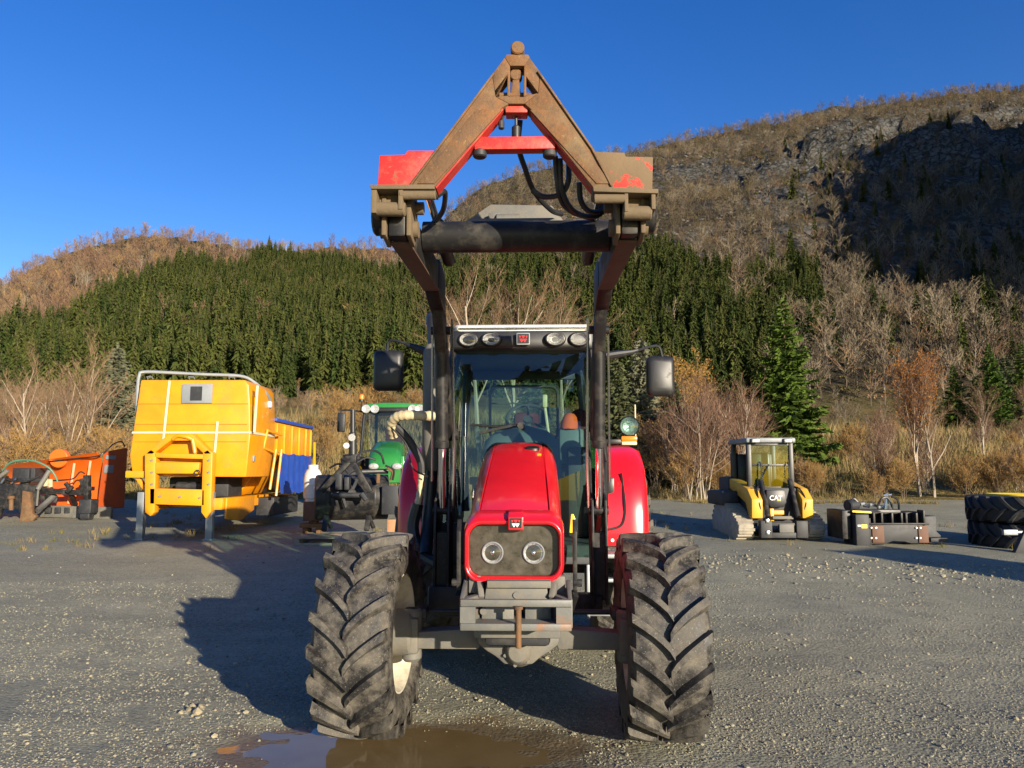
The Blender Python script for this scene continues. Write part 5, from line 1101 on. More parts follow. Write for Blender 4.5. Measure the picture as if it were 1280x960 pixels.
mb = MB(); q = A6(918, 566, 1.6); mb.box((q.x - .07, Y + 1.5, g + .8), (q.x + .06, Y + 1.7, q.z), .02); mb.box((A6(908, 0, 1.6).x, Y + 1.45, g + .5), (A6(922, 0, 1.6).x, Y + 2.2, g + 1.2), .04); put(mb, 'rear_tower', M['dark'], CT)
mb = MB(); mb.box((q.x - .06, Y + 1.52, q.z + .002), (q.x + .05, Y + 1.66, q.z + .07), .01); put(mb, 'beacon', M['amber'], CT)

# ---- black implement lying on the gravel
b6 = gpt(1110, 682); IM = empty('bucket_attachment', b6, 0, 'worn black ribbed bucket attachment with hoses on top, lying on gravel', 'attachment'); Y = b6.y; g = b6.z
def A7(zx, zy, dy=0): return W(1030 + zx / 5.12, 560 + zy / 5.12, Y + dy)
def p7(pts): return [(A7(*p).x, A7(*p).z) for p in pts]
mb = MB(); mb.prism(p7([(282, 488), (632, 490), (632, 610), (560, 612), (520, 600), (440, 596), (380, 620), (282, 615)]), 'y', Y, Y + .35, .01); put(mb, 'face_plate', M['dark'], IM)
mb = MB(); mb.prism(p7([(262, 430), (640, 410), (640, 485), (262, 483)]), 'y', Y + .16, Y + .6, .01); mb.box((A7(260, 0).x, Y - .03, A7(0, 490).z), (A7(640, 0).x, Y + .3, A7(0, 480).z), .004); put(mb, 'upper_shell', M['black'], IM)
for x in (295, 345, 410, 470, 500, 565, 612):
    mb = MB(); mb.box((A7(x - 6, 0).x, Y - .02, A7(0, 482).z), (A7(x + 6, 0).x, Y + .2, A7(0, 415 if x != 612 else 398).z), .004); put(mb, 'rib', M['black'], IM)
for (x0, x1, m_) in ((278, 352, 'brown'), (570, 632, 'brown')):
    mb = MB(); mb.box((A7(x0, 0).x, Y - .022, A7(0, 606).z), (A7(x1, 0).x, Y - .002, A7(0, 496).z), .004); pl = put(mb, 'mount_plate', M[m_], IM)
    for (bx, bz) in ((.3, 510), (.7, 510), (.3, 575), (.7, 575)):
        mb = MB(); c = A7(x0 + (x1 - x0) * bx, bz); mb.cyl((c.x, Y - .03, c.z), (c.x, Y - .02, c.z), .018, 8); put(mb, 'bolt', M['steel'], pl)
mb = MB(); mb.box((A7(172, 0).x, Y - .05, g - .01), (A7(258, 0).x, Y + .5, A7(0, 425).z), .015); bx_ = put(mb, 'side_box', M['dark'], IM)
mb = MB(); mb.box((A7(206, 0).x, Y - .056, A7(0, 512).z), (A7(242, 0).x, Y - .049, A7(0, 488).z)); put(mb, 'yellow_label', M['yellowsticker'], bx_)
mb = MB(); mb.box((A7(182, 0).x, Y - .056, A7(0, 502).z), (A7(203, 0).x, Y - .049, A7(0, 490).z)); put(mb, 'white_label', M['white'], bx_)
mb = MB(); mb.box((A7(258, 0).x, Y + .03, g), (A7(280, 0).x, Y + .4, A7(0, 450).z)); mb.box((A7(108, 0).x, Y + .1, g + .1), (A7(165, 0).x, Y + .8, A7(0, 400).z), .02); put(mb, 'side_cheek', M['black'], IM)
mb = MB(); mb.prism(p7([(636, 440), (735, 436), (745, 470), (742, 570), (752, 578), (735, 600), (640, 600)]), 'y', Y + .1, Y + .7, .015); mb.prism(p7([(642, 490), (672, 492), (745, 560), (742, 572), (642, 572)]), 'y', Y - .02, Y + .098, .006); mb.box((A7(640, 0).x, Y - .05, A7(0, 600).z), (A7(745, 0).x, Y + .099, A7(0, 575).z), .008); put(mb, 'wedge', M['dark'], IM)
mb = MB(); mb.cyl(A7(150, 370, .2), A7(205, 362, .3), .11, 20, .02); put(mb, 'motor', M['dark'], IM)
rnd = random.Random(4)
for i in range(7):
    x = 235 + i * 26 + rnd.uniform(-6, 6); z = 372 + rnd.uniform(-14, 14)
    mb = MB(); mb.cyl(A7(x, z, .2), A7(x + rnd.uniform(18, 34), z + rnd.uniform(-8, 8), .25), .028, 8, .004); put(mb, 'coupling', M['steel'] if i % 2 else M['galv'], IM)
mb = MB(); mb.cyl(A7(392, 400, .2), A7(405, 290, .2), .03, 8); mb.cyl(A7(380, 305, .2), A7(430, 300, .2), .025, 8); mb.cyl(A7(415, 330, .2), A7(425, 400, .2), .03, 8); put(mb, 'valve_stack', M['steel'], IM)
mb = MB()
for pts in ([A7(340, 380, .2), A7(365, 330, .15), A7(400, 315, .15), A7(430, 350, .15), A7(440, 400, .2)], [A7(430, 310, .2), A7(465, 325, .2), A7(478, 360, .2), A7(480, 400, .25)], [A7(200, 400, .1), A7(260, 408, .05), A7(330, 405, .05), A7(400, 410, .1)], [A7(170, 350, .2), A7(190, 325, .2), A7(215, 345, .2)]): mb.tube(bez(pts, 5), .02, 6)
mb.box((A7(190, 0).x, Y + .05, A7(0, 425).z), (A7(480, 0).x, Y + .4, A7(0, 395).z), .02); put(mb, 'hose_bundle', M['hose'], IM)
mb = MB(); mb.bar(A7(180, 405, .03), A7(300, 412, .03), .04, .03); put(mb, 'yellow_strap', M['yellowsticker'], IM)

# ---- two big wheels lying flat in a stack
b7 = gpt(1262, 690); g = b7.z
wt = tyre_mesh('tyre', .92, .46, .52, 22, .05, M['rubber_clean'], delta=.26)
cc = Vector((W(1281, 660, b7.y + .9).x, b7.y + .9, 0))
for i, (dx, dz, lab, rm) in enumerate(((0.05, .22, 'large black tractor wheel lying at the bottom of the stack of two', 'black'), (0, .69, 'large black tractor wheel with yellow rim, lying on another wheel', 'yellowsticker'))):
    root = empty('tractor_wheel', (cc.x + dx, cc.y + dx, g + dz - .0), 0, lab, 'wheel')
    w = wheel(root, 'rim', 0, 0, 0, .92, .46, .52, 22, .05, wt, 0, 1, rm); w.rotation_euler = (0, R(-90), R(25 + 40 * i))
    if i: mb = MB(); mb.lathe([(.001, .17), (.30, .18), (.46, .235), (.56, .262), (.58, .25), (.57, .20)], (0, 0, 0), (0, 0, 1), 40); mb.build('rim_disc', M['yellowsticker'], root)
mb = MB(); c = gpt(1272, 690); mb.prism([(c.x - .12, 0), (c.x + .1, 0), (c.x + .35, .55), (c.x + .2, .6)], 'y', c.y - .12, c.y - .02, .01); mb.v = [(x, y, z + c.z - .01) for x, y, z in mb.v]
pf = empty('steel_prop', c, 0, 'dark steel prop leaning against the stacked tractor wheels', 'prop'); put(mb, 'prop_leg', M['dark'], pf)
mb = MB(); a = W(1255, 666, c.y - .1); mb.box((a.x, c.y - .1, a.z - .04), (a.x + .24, c.y - .03, a.z + .05), .008); mb.bar((a.x + .1, c.y - .06, a.z), (c.x + .15, c.y - .07, a.z + .02), .03, .03); put(mb, 'steel_tab', M['galv'], pf)

# ---- unseen container beyond the right edge, added to shade the yard
CN = empty('shadow_caster', (13.4, 2.27, yard(13.4, 2.27)), R(33), 'added unseen blue grey steel container beside the gravel yard', 'container')
mb = MB(); mb.box((-.75, -2.5, .12), (.75, 2.5, 2.75), .03); cb_ = mb.build('container_body', M['plate'], CN)
for k in range(20):
    mb = MB(); mb.box((-.79, -2.4 + k * .245, .25), (-.749, -2.28 + k * .245, 2.55), .008); mb.build('corrugation', M['plate'], cb_)
for (x, y) in ((-.75, -2.5), (.55, -2.5), (-.75, 2.3), (.55, 2.3)):
    mb = MB(); mb.box((x - .01, y - .01, -.05), (x + .21, y + .21, 2.78), .01); mb.build('corner_post', M['dark'], CN)
# ------------------------------------------------------------------ vegetation
M['needle'] = leafy('spruce needles', (.020, .046, .012), (.112, .118, .028), .8, .15, .25)
M['needle_near'] = leafy('near spruce needles', (.035, .075, .012), (.10, .145, .022), .75, .2, 1.2)
M['needle_pale'] = leafy('pale grey spruce needles', (.095, .105, .065), (.21, .205, .13), .8, .2, 1.5)
M['needle_dull'] = leafy('dull spruce needles', (.045, .062, .026), (.12, .125, .058), .8, .2, 1.2)
M['bark'] = leafy('grey brown bark', (.085, .060, .042), (.16, .125, .09), .9)
M['birchbark'] = leafy('pale birch bark', (.22, .18, .135), (.40, .34, .26), .85, 0, 2.)
M['twig'] = leafy('bare brown twigs', (.13, .082, .05), (.23, .15, .09), .9)
M['twig_red'] = leafy('bare reddish twigs', (.115, .066, .044), (.20, .12, .078), .9)
M['twig_grey'] = leafy('bare grey twigs', (.12, .095, .065), (.23, .185, .125), .9)
M['twig_gold'] = leafy('golden brown twigs', (.20, .125, .055), (.32, .205, .085), .9)
M['leaf_gold'] = leafy('golden autumn leaves', (.27, .145, .035), (.38, .22, .06), .8, .3, 2.)
M['leaf_orange'] = leafy('orange autumn leaves', (.34, .13, .025), (.42, .21, .055), .8, .3, 2.)
M['grass_dry'] = leafy('dry grass', (.20, .145, .062), (.32, .24, .11), .9, .2, 3.)
M['twig_dark'] = leafy('dark grey brown twigs', (.052, .041, .029), (.105, .083, .056), .9)
M['twig_olive'] = leafy('olive brown twigs', (.065, .054, .028), (.12, .093, .043), .9)
M['moss'] = leafy('olive ground cover', (.055, .052, .022), (.12, .10, .038), .95)

def rv(r, a=1): return Vector((r.uniform(-a, a), r.uniform(-a, a), r.uniform(-a, a)))
def far_spruce(seed, h, rad, nw=24, ns=8):
    r = random.Random(seed); mb = MB(); lean = Vector((r.uniform(-.02, .02), r.uniform(-.02, .02), 0))
    mb.mat(1).tube([(0, 0, 0), (0, 0, h * .5), lean * h + Vector((0, 0, h * .97))], [.022 * h * .5, .012 * h * .5, .02], 4)
    mb.mat(0)
    for i in range(nw):
        t = (i / (nw - 1)); z = h * (.07 + .91 * t ** .92); L = rad * ((1 - t) ** .78) * r.uniform(.75, 1.15) + .10
        off = r.uniform(0, 6.28)
        for k in range(ns):
            a = off + 6.283 * k / ns + r.uniform(-.3, .3); l = L * r.uniform(.45, 1.3)
            d = Vector((math.cos(a), math.sin(a), 0)); s = Vector((-math.sin(a), math.cos(a), 0)); w = l * r.uniform(.14, .26) + .05
            b = lean * z + Vector((0, 0, z + .10 * l + h * r.uniform(-.03, .03))); m = b + d * l * .55 + Vector((0, 0, -l * r.uniform(.05, .22))); e = b + d * l + Vector((0, 0, -l * r.uniform(.3, .8)))
            mb.add([b, m + s * w, e, m - s * w, m + Vector((0, 0, -l * .35))], [(0, 1, 2), (0, 2, 3), (0, 4, 1), (0, 3, 4)])
    mb.add([(0, 0, h * 1.03), (.09, 0, h * .9), (-.05, .08, h * .9), (-.05, -.08, h * .9)], [(0, 1, 2), (0, 2, 3), (0, 3, 1)])
    return mb.mesh('spruce_tree', [M['needle'], M['bark']], None, False)
def near_spruce(seed, h, rad, dens=1.0, needle='needle_near', low=.03):
    r = random.Random(seed); tk = MB(); cr = MB()
    tk.tube([(0, 0, -.3), (0, 0, h * .4), (0, 0, h * .98)], [.018 * h, .011 * h, .01], 8)
    nw = int(34 * dens)
    for i in range(nw):
        t = i / (nw - 1); z = h * (low + (.96 - low) * t); L = rad * ((1 - t) ** .8) * r.uniform(.8, 1.12) + .12; nb = max(4, int((11 - 5 * t) * (.6 + .4 * dens)))
        off = r.uniform(0, 6.28)
        for k in range(nb):
            a = off + 6.283 * k / nb + r.uniform(-.3, .3); l = L * r.uniform(.55, 1.18)
            d = Vector((math.cos(a), math.sin(a), 0)); s = Vector((-math.sin(a), math.cos(a), 0)); up = r.uniform(-.05, .30) - .3 * (1 - t)
            P = lambda q: Vector((0, 0, z + up * l * q - .18 * l * q * (1 - q) * 2)) + d * l * q
            tk.add([P(0) + s * .012, P(0) - s * .012, P(.9)], [(0, 1, 2)])
            n = max(5, int(l * 13 * dens))
            for j in range(n):
                q = (j + r.random()) / n * .93 + .07; b = P(q); tw = (.24 + .15 * l) * (1 - .45 * q) * r.uniform(.6, 1.2)
                for sd in (-1, 1):
                    e = b + (s * sd * r.uniform(.6, 1) + d * r.uniform(.35, .9) + Vector((0, 0, r.uniform(-.55, .05)))) * tw
                    sw = (d * r.uniform(-.3, .3) + Vector((0, 0, .7)) + s * .3) * tw * r.uniform(.22, .40)
                    m_ = (b + e) / 2; cr.add([b, m_ + sw, e, m_ - sw], [(0, 1, 2, 3)])
                    if r.random() < .5: sw2 = d * tw * .3; cr.add([b, m_ + sw2, e], [(0, 1, 2)])
    for j in range(14):
        z = h * r.uniform(.93, 1.0); a = r.uniform(0, 6.28); e = Vector((math.cos(a) * .10, math.sin(a) * .10, z + .12)); cr.add([(0, 0, z), e, (0, 0, z + .16 * (h / 8))], [(0, 1, 2)])
    return tk.mesh('trunk', M['bark'], 40, False), cr.mesh('crown', M[needle], None, False)
def bare_tree(seed, h, spread, lv=3, nb=9, w0=.016, twig_w=.02, ntw=5, leaf=0, leafs=.05, stems=1, thick=1.):
    """bare broadleaf tree: stem, limbs, twigs (thin blades) and optionally leaves"""
    r = random.Random(seed); tk = MB(); cr = MB(); lf = MB()
    def twigs(p, d, L, n):
        for _ in range(n):
            e = p + (d + rv(r, .8) + Vector((0, 0, .35))).normalized() * L * r.uniform(.5, 1.1); s = (e - p).cross(rv(r)).normalized() * twig_w
            cr.add([p - s, p + s, e], [(0, 1, 2)])
            for _k in range(2):
                q = p.lerp(e, r.uniform(.3, .8)); f = q + ((e - p).normalized() + rv(r, .8)).normalized() * L * r.uniform(.25, .6); s2 = (f - q).cross(rv(r)).normalized() * twig_w * .7
                cr.add([q - s2, q + s2, f], [(0, 1, 2)])
                if leaf and r.random() < leaf:
                    for _m in range(2):
                        c = q.lerp(f, r.uniform(.4, 1)); u = rv(r).normalized() * leafs; v = rv(r).normalized() * leafs; lf.add([c, c + u, c + u + v, c + v], [(0, 1, 2, 3)])
    def grow(p, d, L, rad, lev):
        n = 4; pts = [p]; q = p; dd = d
        for i in range(n):
            dd = (dd + rv(r, .13) + Vector((0, 0, .06))).normalized(); q = q + dd * L / n; pts.append(q)
        rs = [rad * (1 - .75 * i / n) for i in range(n + 1)]
        (tk if lev >= lv - 1 else cr).tube(pts, rs, 5 if lev == lv else 3, cap=False)
        if lev <= 1:
            for i in range(1, n + 1): twigs(pts[i], dd, L * .55, ntw)
            return
        m = nb if lev == lv else max(3, nb // 2)
        for k in range(m):
            f = (.28 if lev == lv else .15) + (.72 if lev == lv else .85) * (k + r.random()) / m; i = min(n - 1, int(f * n)); b = pts[i].lerp(pts[i + 1], f * n - i)
            a = r.uniform(0, 6.28); side = dd.orthogonal().normalized(); side = (Matrix.Rotation(a, 3, dd) @ side)
            nd = (dd * r.uniform(.5, .9) + side * r.uniform(.5, 1.0) * spread).normalized()
            grow(b, nd, L * (.62 - .34 * f if lev == lv else .55) * r.uniform(.75, 1.2), rad * (.55 - .3 * f), lev - 1)
    for s_ in range(stems):
        d = Vector((r.uniform(-.25, .25), r.uniform(-.25, .25), 1)).normalized() if stems > 1 else Vector((r.uniform(-.06, .06), r.uniform(-.06, .06), 1)).normalized()
        grow(Vector((r.uniform(-.2, .2), r.uniform(-.2, .2), -.1)) if stems > 1 else Vector((0, 0, -.1)), d, h * r.uniform(.75, 1.0), h * w0 * thick, lv)
    return tk, cr, lf
def far_bare(seed, h, spread, twig, bark):
    tk, cr, lf = bare_tree(seed, h, spread, 2, 13, .013, .06, 2, thick=.95)
    b = len(tk.v); mb = MB(); mb.mat(0).add(cr.v, cr.f); mb.mat(1).add(tk.v, tk.f)
    return mb.mesh('bare_tree', [M[twig], M[bark]], None, False)

def scatter(name, pts, protos, label, kind='stuff'):
    """pts: (x, y, z, rotation, scale, kind index): one geometry-nodes object that instances the prototypes"""
    col = bpy.data.collections.new(name + '_kinds')
    for i, me in enumerate(protos):
        o = bpy.data.objects.new('%s_%02d' % (name, i), me); col.objects.link(o)
    me = bpy.data.meshes.new(name); me.from_pydata([p[:3] for p in pts], [], [])
    for nm, k, ty in (('rz', 3, 'FLOAT'), ('sc', 4, 'FLOAT'), ('pk', 5, 'INT')):
        me.attributes.new(nm, ty, 'POINT').data.foreach_set('value', [p[k] for p in pts])
    o = bpy.data.objects.new(name, me); COL.objects.link(o); tag(o, kind=kind); o['label'] = label
    g = bpy.data.node_groups.new(name, 'GeometryNodeTree')
    g.interface.new_socket('Geometry', in_out='INPUT', socket_type='NodeSocketGeometry'); g.interface.new_socket('Geometry', in_out='OUTPUT', socket_type='NodeSocketGeometry')
    n = g.nodes; gi = n.new('NodeGroupInput'); go = n.new('NodeGroupOutput'); ip = n.new('GeometryNodeInstanceOnPoints')
    ci = n.new('GeometryNodeCollectionInfo'); ci.inputs['Collection'].default_value = col; ci.inputs['Separate Children'].default_value = True; ci.inputs['Reset Children'].default_value = True
    def at(nm, ty): q = n.new('GeometryNodeInputNamedAttribute'); q.data_type = ty; q.inputs['Name'].default_value = nm; return q.outputs['Attribute']
    cx = n.new('ShaderNodeCombineXYZ'); g.links.new(at('rz', 'FLOAT'), cx.inputs['Z'])
    g.links.new(gi.outputs[0], ip.inputs['Points']); g.links.new(ci.outputs[0], ip.inputs['Instance']); ip.inputs['Pick Instance'].default_value = True
    g.links.new(at('pk', 'INT'), ip.inputs['Instance Index']); g.links.new(cx.outputs[0], ip.inputs['Rotation']); g.links.new(at('sc', 'FLOAT'), ip.inputs['Scale']); g.links.new(ip.outputs[0], go.inputs[0])
    o.modifiers.new('scatter', 'NODES').node_group = g
    return o
def inside(px, py, poly):
    c = False; n = len(poly); j = n - 1
    for i in range(n):
        xi, yi = poly[i]; xj, yj = poly[j]
        if (yi > py) != (yj > py) and px < (xj - xi) * (py - yi) / (yj - yi) + xi: c = not c
        j = i
    return c
SPR = [far_spruce(i, 1.0 * 10, 1.6 + .3 * (i % 3), 24, 8) for i in range(5)]
BARE = [far_bare(40 + i, 8, .75 + .12 * (i % 3), ('twig_red', 'twig', 'twig', 'twig_grey', 'twig_grey', 'twig_gold')[i], ('bark', 'bark', 'bark', 'birchbark', 'bark', 'bark')[i]) for i in range(6)] + [far_bare(60 + i, 8, .75 + .1 * i, ('twig_dark', 'twig_olive', 'twig_grey')[i], 'bark') for i in range(3)]
FOREST = [(-260, 470), (-60, 436), (0, 428), (70, 412), (120, 392), (165, 366), (200, 343), (250, 338), (300, 340), (335, 322), (420, 334), (500, 345), (560, 340), (640, 322), (720, 318), (790, 304), (840, 318), (880, 345), (915, 350), (925, 420), (935, 345), (985, 335), (1030, 350), (1025, 385), (985, 420), (965, 470), (955, 545), (-260, 545)]
GAP = [(560, 395), (640, 385), (660, 440), (600, 470), (545, 450)]
rn = random.Random(11)
spr = []; bar = []
y = 158.
while y < 620:                                     # spruce plantation
    st = 3.3 + y * .0024
    x = -1.0 * y
    while x < .52 * y:
        xx = x + rn.uniform(-.5, .5) * st; yy_ = y + rn.uniform(-.5, .5) * st; z = terrain(xx, yy_); px, py = proj(xx, yy_, z)
        j = 6 * noise.noise(Vector((px * .02, py * .02, 0)))
        if inside(px + j * 1.5, py + j * 2, FOREST):
            if not (inside(px, py, GAP) and rn.random() < .6):
                spr.append((xx, yy_, z - .3, rn.uniform(0, 6.28), rn.triangular(.55, 1.6, 1.1) * (1.08 if y < 220 else 1.), rn.randrange(5)))
        x += st
    y += st
for _ in range(210):                               # scattered spruces at the foot of the crags
    px = rn.uniform(980, 1330); yy_ = rn.uniform(175, 330) if rn.random() < .55 else rn.uniform(330, 700); xx = (px - 640) / FPX * yy_ * 1.03
    spr.append((xx, yy_, terrain(xx, yy_) - .3, rn.uniform(0, 6.28), rn.uniform(.6, 1.5), rn.randrange(5)))
y = 160.
while y < 1060:                                    # bare birch wood above and beside it
    st = 4.2 + y * .0065
    x = -1.05 * y if y < 640 else -.25 * y
    while x < .78 * y:
        xx = x + rn.uniform(-.5, .5) * st; yy_ = y + rn.uniform(-.5, .5) * st; z = terrain(xx, yy_); px, py = proj(xx, yy_, z)
        x += st
        if px < -60 or px > 1340 or yy_ > lerp_tab(RDIST, px) + 25: continue
        j = 6 * noise.noise(Vector((px * .02, py * .02, 0)))
        if inside(px + j * 1.5, py + j * 2, FOREST):
            if rn.random() > .055: continue
        left = px < 545
        dens = .9 if left else .62
        nz_ = noise.noise(Vector((xx * .012, yy_ * .012, 8.)))
        if not left: dens = .95 if yy_ > 760 else (.85 if yy_ < 360 else .50 + .7 * nz_)
        if rn.random() > dens: continue
        if left: k = rn.choice((0, 0, 0, 1, 1, 2, 5)) if rn.random() < .93 else 3
        else: k = rn.choice((6, 6, 6, 7, 7, 8, 8, 1)) if yy_ > 330 else rn.choice((3, 4, 8, 6, 2))
        s = rn.uniform(.7, 1.35) * (1.25 if yy_ > 600 else 1.1)
        bar.append((xx, yy_, z - .2, rn.uniform(0, 6.28), s, k))
    y += st
for _ in range(420):                               # thin scrub trees between the yard and the slopes
    yy_ = rn.uniform(75, 165); px = rn.choice((rn.uniform(300, 560), rn.uniform(960, 1320), rn.uniform(-20, 180))); xx = (px - 640) / FPX * yy_
    bar.append((xx, yy_, terrain(xx, yy_) - .1, rn.uniform(0, 6.28), rn.uniform(.16, .42), rn.choice((1, 2, 3, 4, 5, 6, 7))))
def big(p, h):
    px, py = proj(p[0], p[1], p[2] + h * .5 * p[4]); return p[4] * h / p[1] if -10 < px < 1290 and py > 0 else 0
spr.sort(key=lambda p: -big(p, 10)); bar.sort(key=lambda p: -big(p, 8))
for p in spr[:300]:
    o = bpy.data.objects.new('spruce_tree', SPR[p[5]]); COL.objects.link(o); o.location = p[:3]; o.rotation_euler = (0, 0, p[3]); o.scale = (p[4],) * 3
    tag(o, 'dark green spruce standing in the hillside forest', 'tree', 'spruces on the hillside')
for p in bar[:300]:
    o = bpy.data.objects.new('bare_tree', BARE[p[5]]); COL.objects.link(o); o.location = p[:3]; o.rotation_euler = (0, 0, p[3]); o.scale = (p[4],) * 3
    tag(o, 'leafless brown birch growing on the lower mountainside', 'tree', 'leafless trees on the mountainside')
scatter('spruce_forest', spr[300:], SPR, 'dense dark green spruce forest covering the hillside')
scatter('birch_wood', bar[300:], BARE, 'brown leafless birch wood covering the upper mountainsides')
# low scrub and boulders on the slopes
def clump(seed, mat, n=44, s=1.0):
    r = random.Random(seed); mb = MB()
    for _ in range(n):
        c = Vector((r.gauss(0, .55), r.gauss(0, .55), abs(r.gauss(0, .4)))); u = rv(r).normalized() * .3; v = rv(r).normalized() * .3; mb.add([c, c + u, c + u + v, c + v], [(0, 1, 2, 3)])
    return mb.mesh('scrub', M[mat], None, False)
def rock(seed, mat):
    r = random.Random(seed); b = bmesh.new(); bmesh.ops.create_icosphere(b, subdivisions=1, radius=1)
    for v in b.verts: v.co *= r.uniform(.65, 1.2); v.co.z *= .7
    mb = MB(); mb.bm(b); return mb.mesh('rock', mat, None)
M['rock'] = paint('grey crag rock', (.12, .115, .10), .95, layers=[((.07, .068, .06), 1.2, .45, .65)])
SCR = [clump(70, 'moss'), clump(71, 'moss'), clump(72, 'twig'), clump(73, 'twig_gold'), rock(74, M['rock']), rock(75, M['rock']), clump(76, 'twig_dark')]
sc = []
for _ in range(12000):
    yy_ = rn.uniform(160, 1000); u = rn.uniform(-.78, .78); xx = u * yy_
    if u < -.1 and yy_ > 600: continue
    z = terrain(xx, yy_); px, py = proj(xx, yy_, z)
    if px < -20 or px > 1300 or inside(px, py, FOREST): continue
    rocky = px > 800 and 330 < yy_ < 850 and noise.noise(Vector((xx * .012, yy_ * .012, 9.))) > -.1
    k = rn.choice((4, 5)) if rocky and rn.random() < .45 else rn.choice((0, 0, 1, 2, 6))
    sc.append((xx, yy_, z - .1, rn.uniform(0, 6.28), rn.uniform(.5, 1.5) * (.6 + yy_ / 600), k))
scatter('hillside_scrub', sc, SCR, 'brown scrub and grey boulders scattered over the slopes')

# ---- trees and shrubs near the yard
def plant(name, meshes, x, y, s, rz, label, cat, group=None, parts=('trunk', 'crown', 'leaves'), dz=-.1):
    root = empty(name, (x, y, terrain(x, y) + dz), rz, label, cat, group); root.scale = (s,) * 3
    for nm, me in zip(parts, meshes):
        if me is None: continue
        o = bpy.data.objects.new(nm, me); COL.objects.link(o); o.parent = root
    return root
def spot(px, Y): return (px - 640) / FPX * Y * 1.0
nsA = near_spruce(1, 8.2, 2.1, 1.15, 'needle_near'); nsB = near_spruce(2, 6.0, 1.7, 1.0, 'needle_pale'); nsC = near_spruce(3, 5.0, 1.5, 1.0, 'needle_dull')
plant('spruce_tree', nsA, spot(985, 33), 33, .90, .4, 'bright green spruce with full crown behind the yellow track loader', 'tree')
plant('spruce_tree', nsB, spot(142, 29), 29, .92, 1.0, 'pale grey green spruce beside bare birches behind the orange plough', 'tree')
plant('spruce_tree', nsB, spot(803, 30), 30, .92, 2.2, 'pale spruce growing just behind the right side mirror', 'tree')
plant('spruce_tree', nsC, spot(842, 28), 28, .8, 1.2, 'short dull green spruce among brown shrubs beside the red mudguard', 'tree')
plant('spruce_tree', nsC, spot(772, 29), 29, .95, 3.2, 'dull green spruce rising behind the red mudguard', 'tree')
plant('spruce_tree', nsC, spot(668, 34), 34, 1.1, 4.2, 'dull green spruce seen through the tractor cab glass', 'tree')
plant('spruce_tree', nsC, spot(1060, 36), 36, .32, .2, 'tiny spruce on the golden grass bank', 'tree')
for i, (px, Y, s) in enumerate(((1196, 62, .75), (1224, 64, .72), (1243, 60, .95), (1262, 66, .98), (1284, 62, 1.0), (1172, 70, .55))):
    plant('spruce_tree', nsC if i % 2 else nsA, spot(px, Y), Y, s * (.95 if i % 2 == 0 else 1.4), i * 1.3, 'dark spruce in the row on the grass bank below the crags', 'tree', 'row of spruces on the bank')
def bt(seed, h, spread, twig, bark, leafmat=None, **kw):
    tk, cr, lf = bare_tree(seed, h, spread, **kw)
    return (tk.mesh('trunk', M[bark], 40, False), cr.mesh('crown', M[twig], None, False), lf.mesh('leaves', M[leafmat], None, False) if leafmat and lf.v else None)
b1_ = bt(5, 5.8, .5, 'twig', 'birchbark', lv=3, nb=12, twig_w=.007, ntw=4)
b2_ = bt(6, 5.2, .55, 'twig', 'birchbark', lv=3, nb=12, twig_w=.007, ntw=4)
bo_ = bt(32, 6.6, .36, 'twig_red', 'birchbark', 'leaf_orange', lv=3, nb=15, twig_w=.007, ntw=5, leaf=.55, leafs=.05)
by_ = bt(8, 5.5, .8, 'twig_gold', 'bark', 'leaf_gold', lv=3, nb=12, twig_w=.008, ntw=4, leaf=.8, leafs=.06)
sh1 = bt(9, 2.6, 1.0, 'twig', 'bark', lv=2, nb=9, twig_w=.008, ntw=5, stems=7, thick=.6)
sh2 = bt(10, 2.4, 1.0, 'twig_gold', 'bark', 'leaf_gold', lv=2, nb=9, twig_w=.008, ntw=5, stems=7, leaf=.35, leafs=.04, thick=.6)
sh3 = bt(12, 3.4, .7, 'twig_red', 'birchbark', lv=2, nb=10, twig_w=.008, ntw=5, stems=6, thick=.55)
for (px, Y, m_, s, lab) in ((38, 26, b1_, .66, 'slender bare birch with pale trunk behind the black hydraulic attachment'), (84, 25.5, b2_, .72, 'bare forked birch with pale trunk behind the orange plough hinge'), (112, 26, b1_, .72, 'bare birch with slanting pale trunk beside the grey green spruce'), (8, 30, b2_, .7, 'bare brown birch at the left end of the tree line'), (62, 31, b2_, .75, 'bare birch set back between two pale birches'),
                            (1145, 25.6, bo_, .68, 'tall birch with orange leaves in its top behind the bucket attachment'), (862, 34, by_, .85, 'golden leaved tree right of the side mirror'), (893, 36, by_, .75, 'small golden tree between mirror and green spruce'),
                            (1163, 25.2, b1_, .52, 'thin pale stemmed birch close beside the orange leaved birch'), (1228, 33, b1_, .5, 'bare birch beyond the stacked wheels'), (1290, 30, b2_, .65, 'spreading bare birch overhanging the stacked wheels'), (600, 40, b1_, 1.5, 'tall bare birch behind the tractor cab'), (640, 41, b2_, 1.6, 'bare birch rising above the white cab roof'), (700, 44, b1_, 1.3, 'bare birch between cab and loader arm'), (560, 60, b2_, 1.6, 'bare birch behind the exhaust stack')):
    plant('birch_tree', m_, spot(px, Y), Y, s, rn.uniform(0, 6), lab, 'tree')
k = 0
def shrub(px, Y, s):
    m_ = rn.choice((sh1, sh2, sh2, sh2, sh3)); gold = m_ is sh2
    o = plant('shrub', m_, spot(px, Y), Y, s, rn.uniform(0, 6.28), 'golden brown leafy shrub in the thicket behind the yard' if gold else ('bare reddish many-stemmed shrub in the thicket behind the yard' if m_ is sh3 else 'bare brown many-stemmed shrub in the thicket behind the yard'), 'shrub', 'golden shrubs' if gold else ('reddish shrubs' if m_ is sh3 else 'brown shrubs'), ('stems', 'twigs', 'leaves'))
for i in range(34): shrub(rn.uniform(828, 1300), rn.uniform(23.6, 28), rn.uniform(.35, .62))
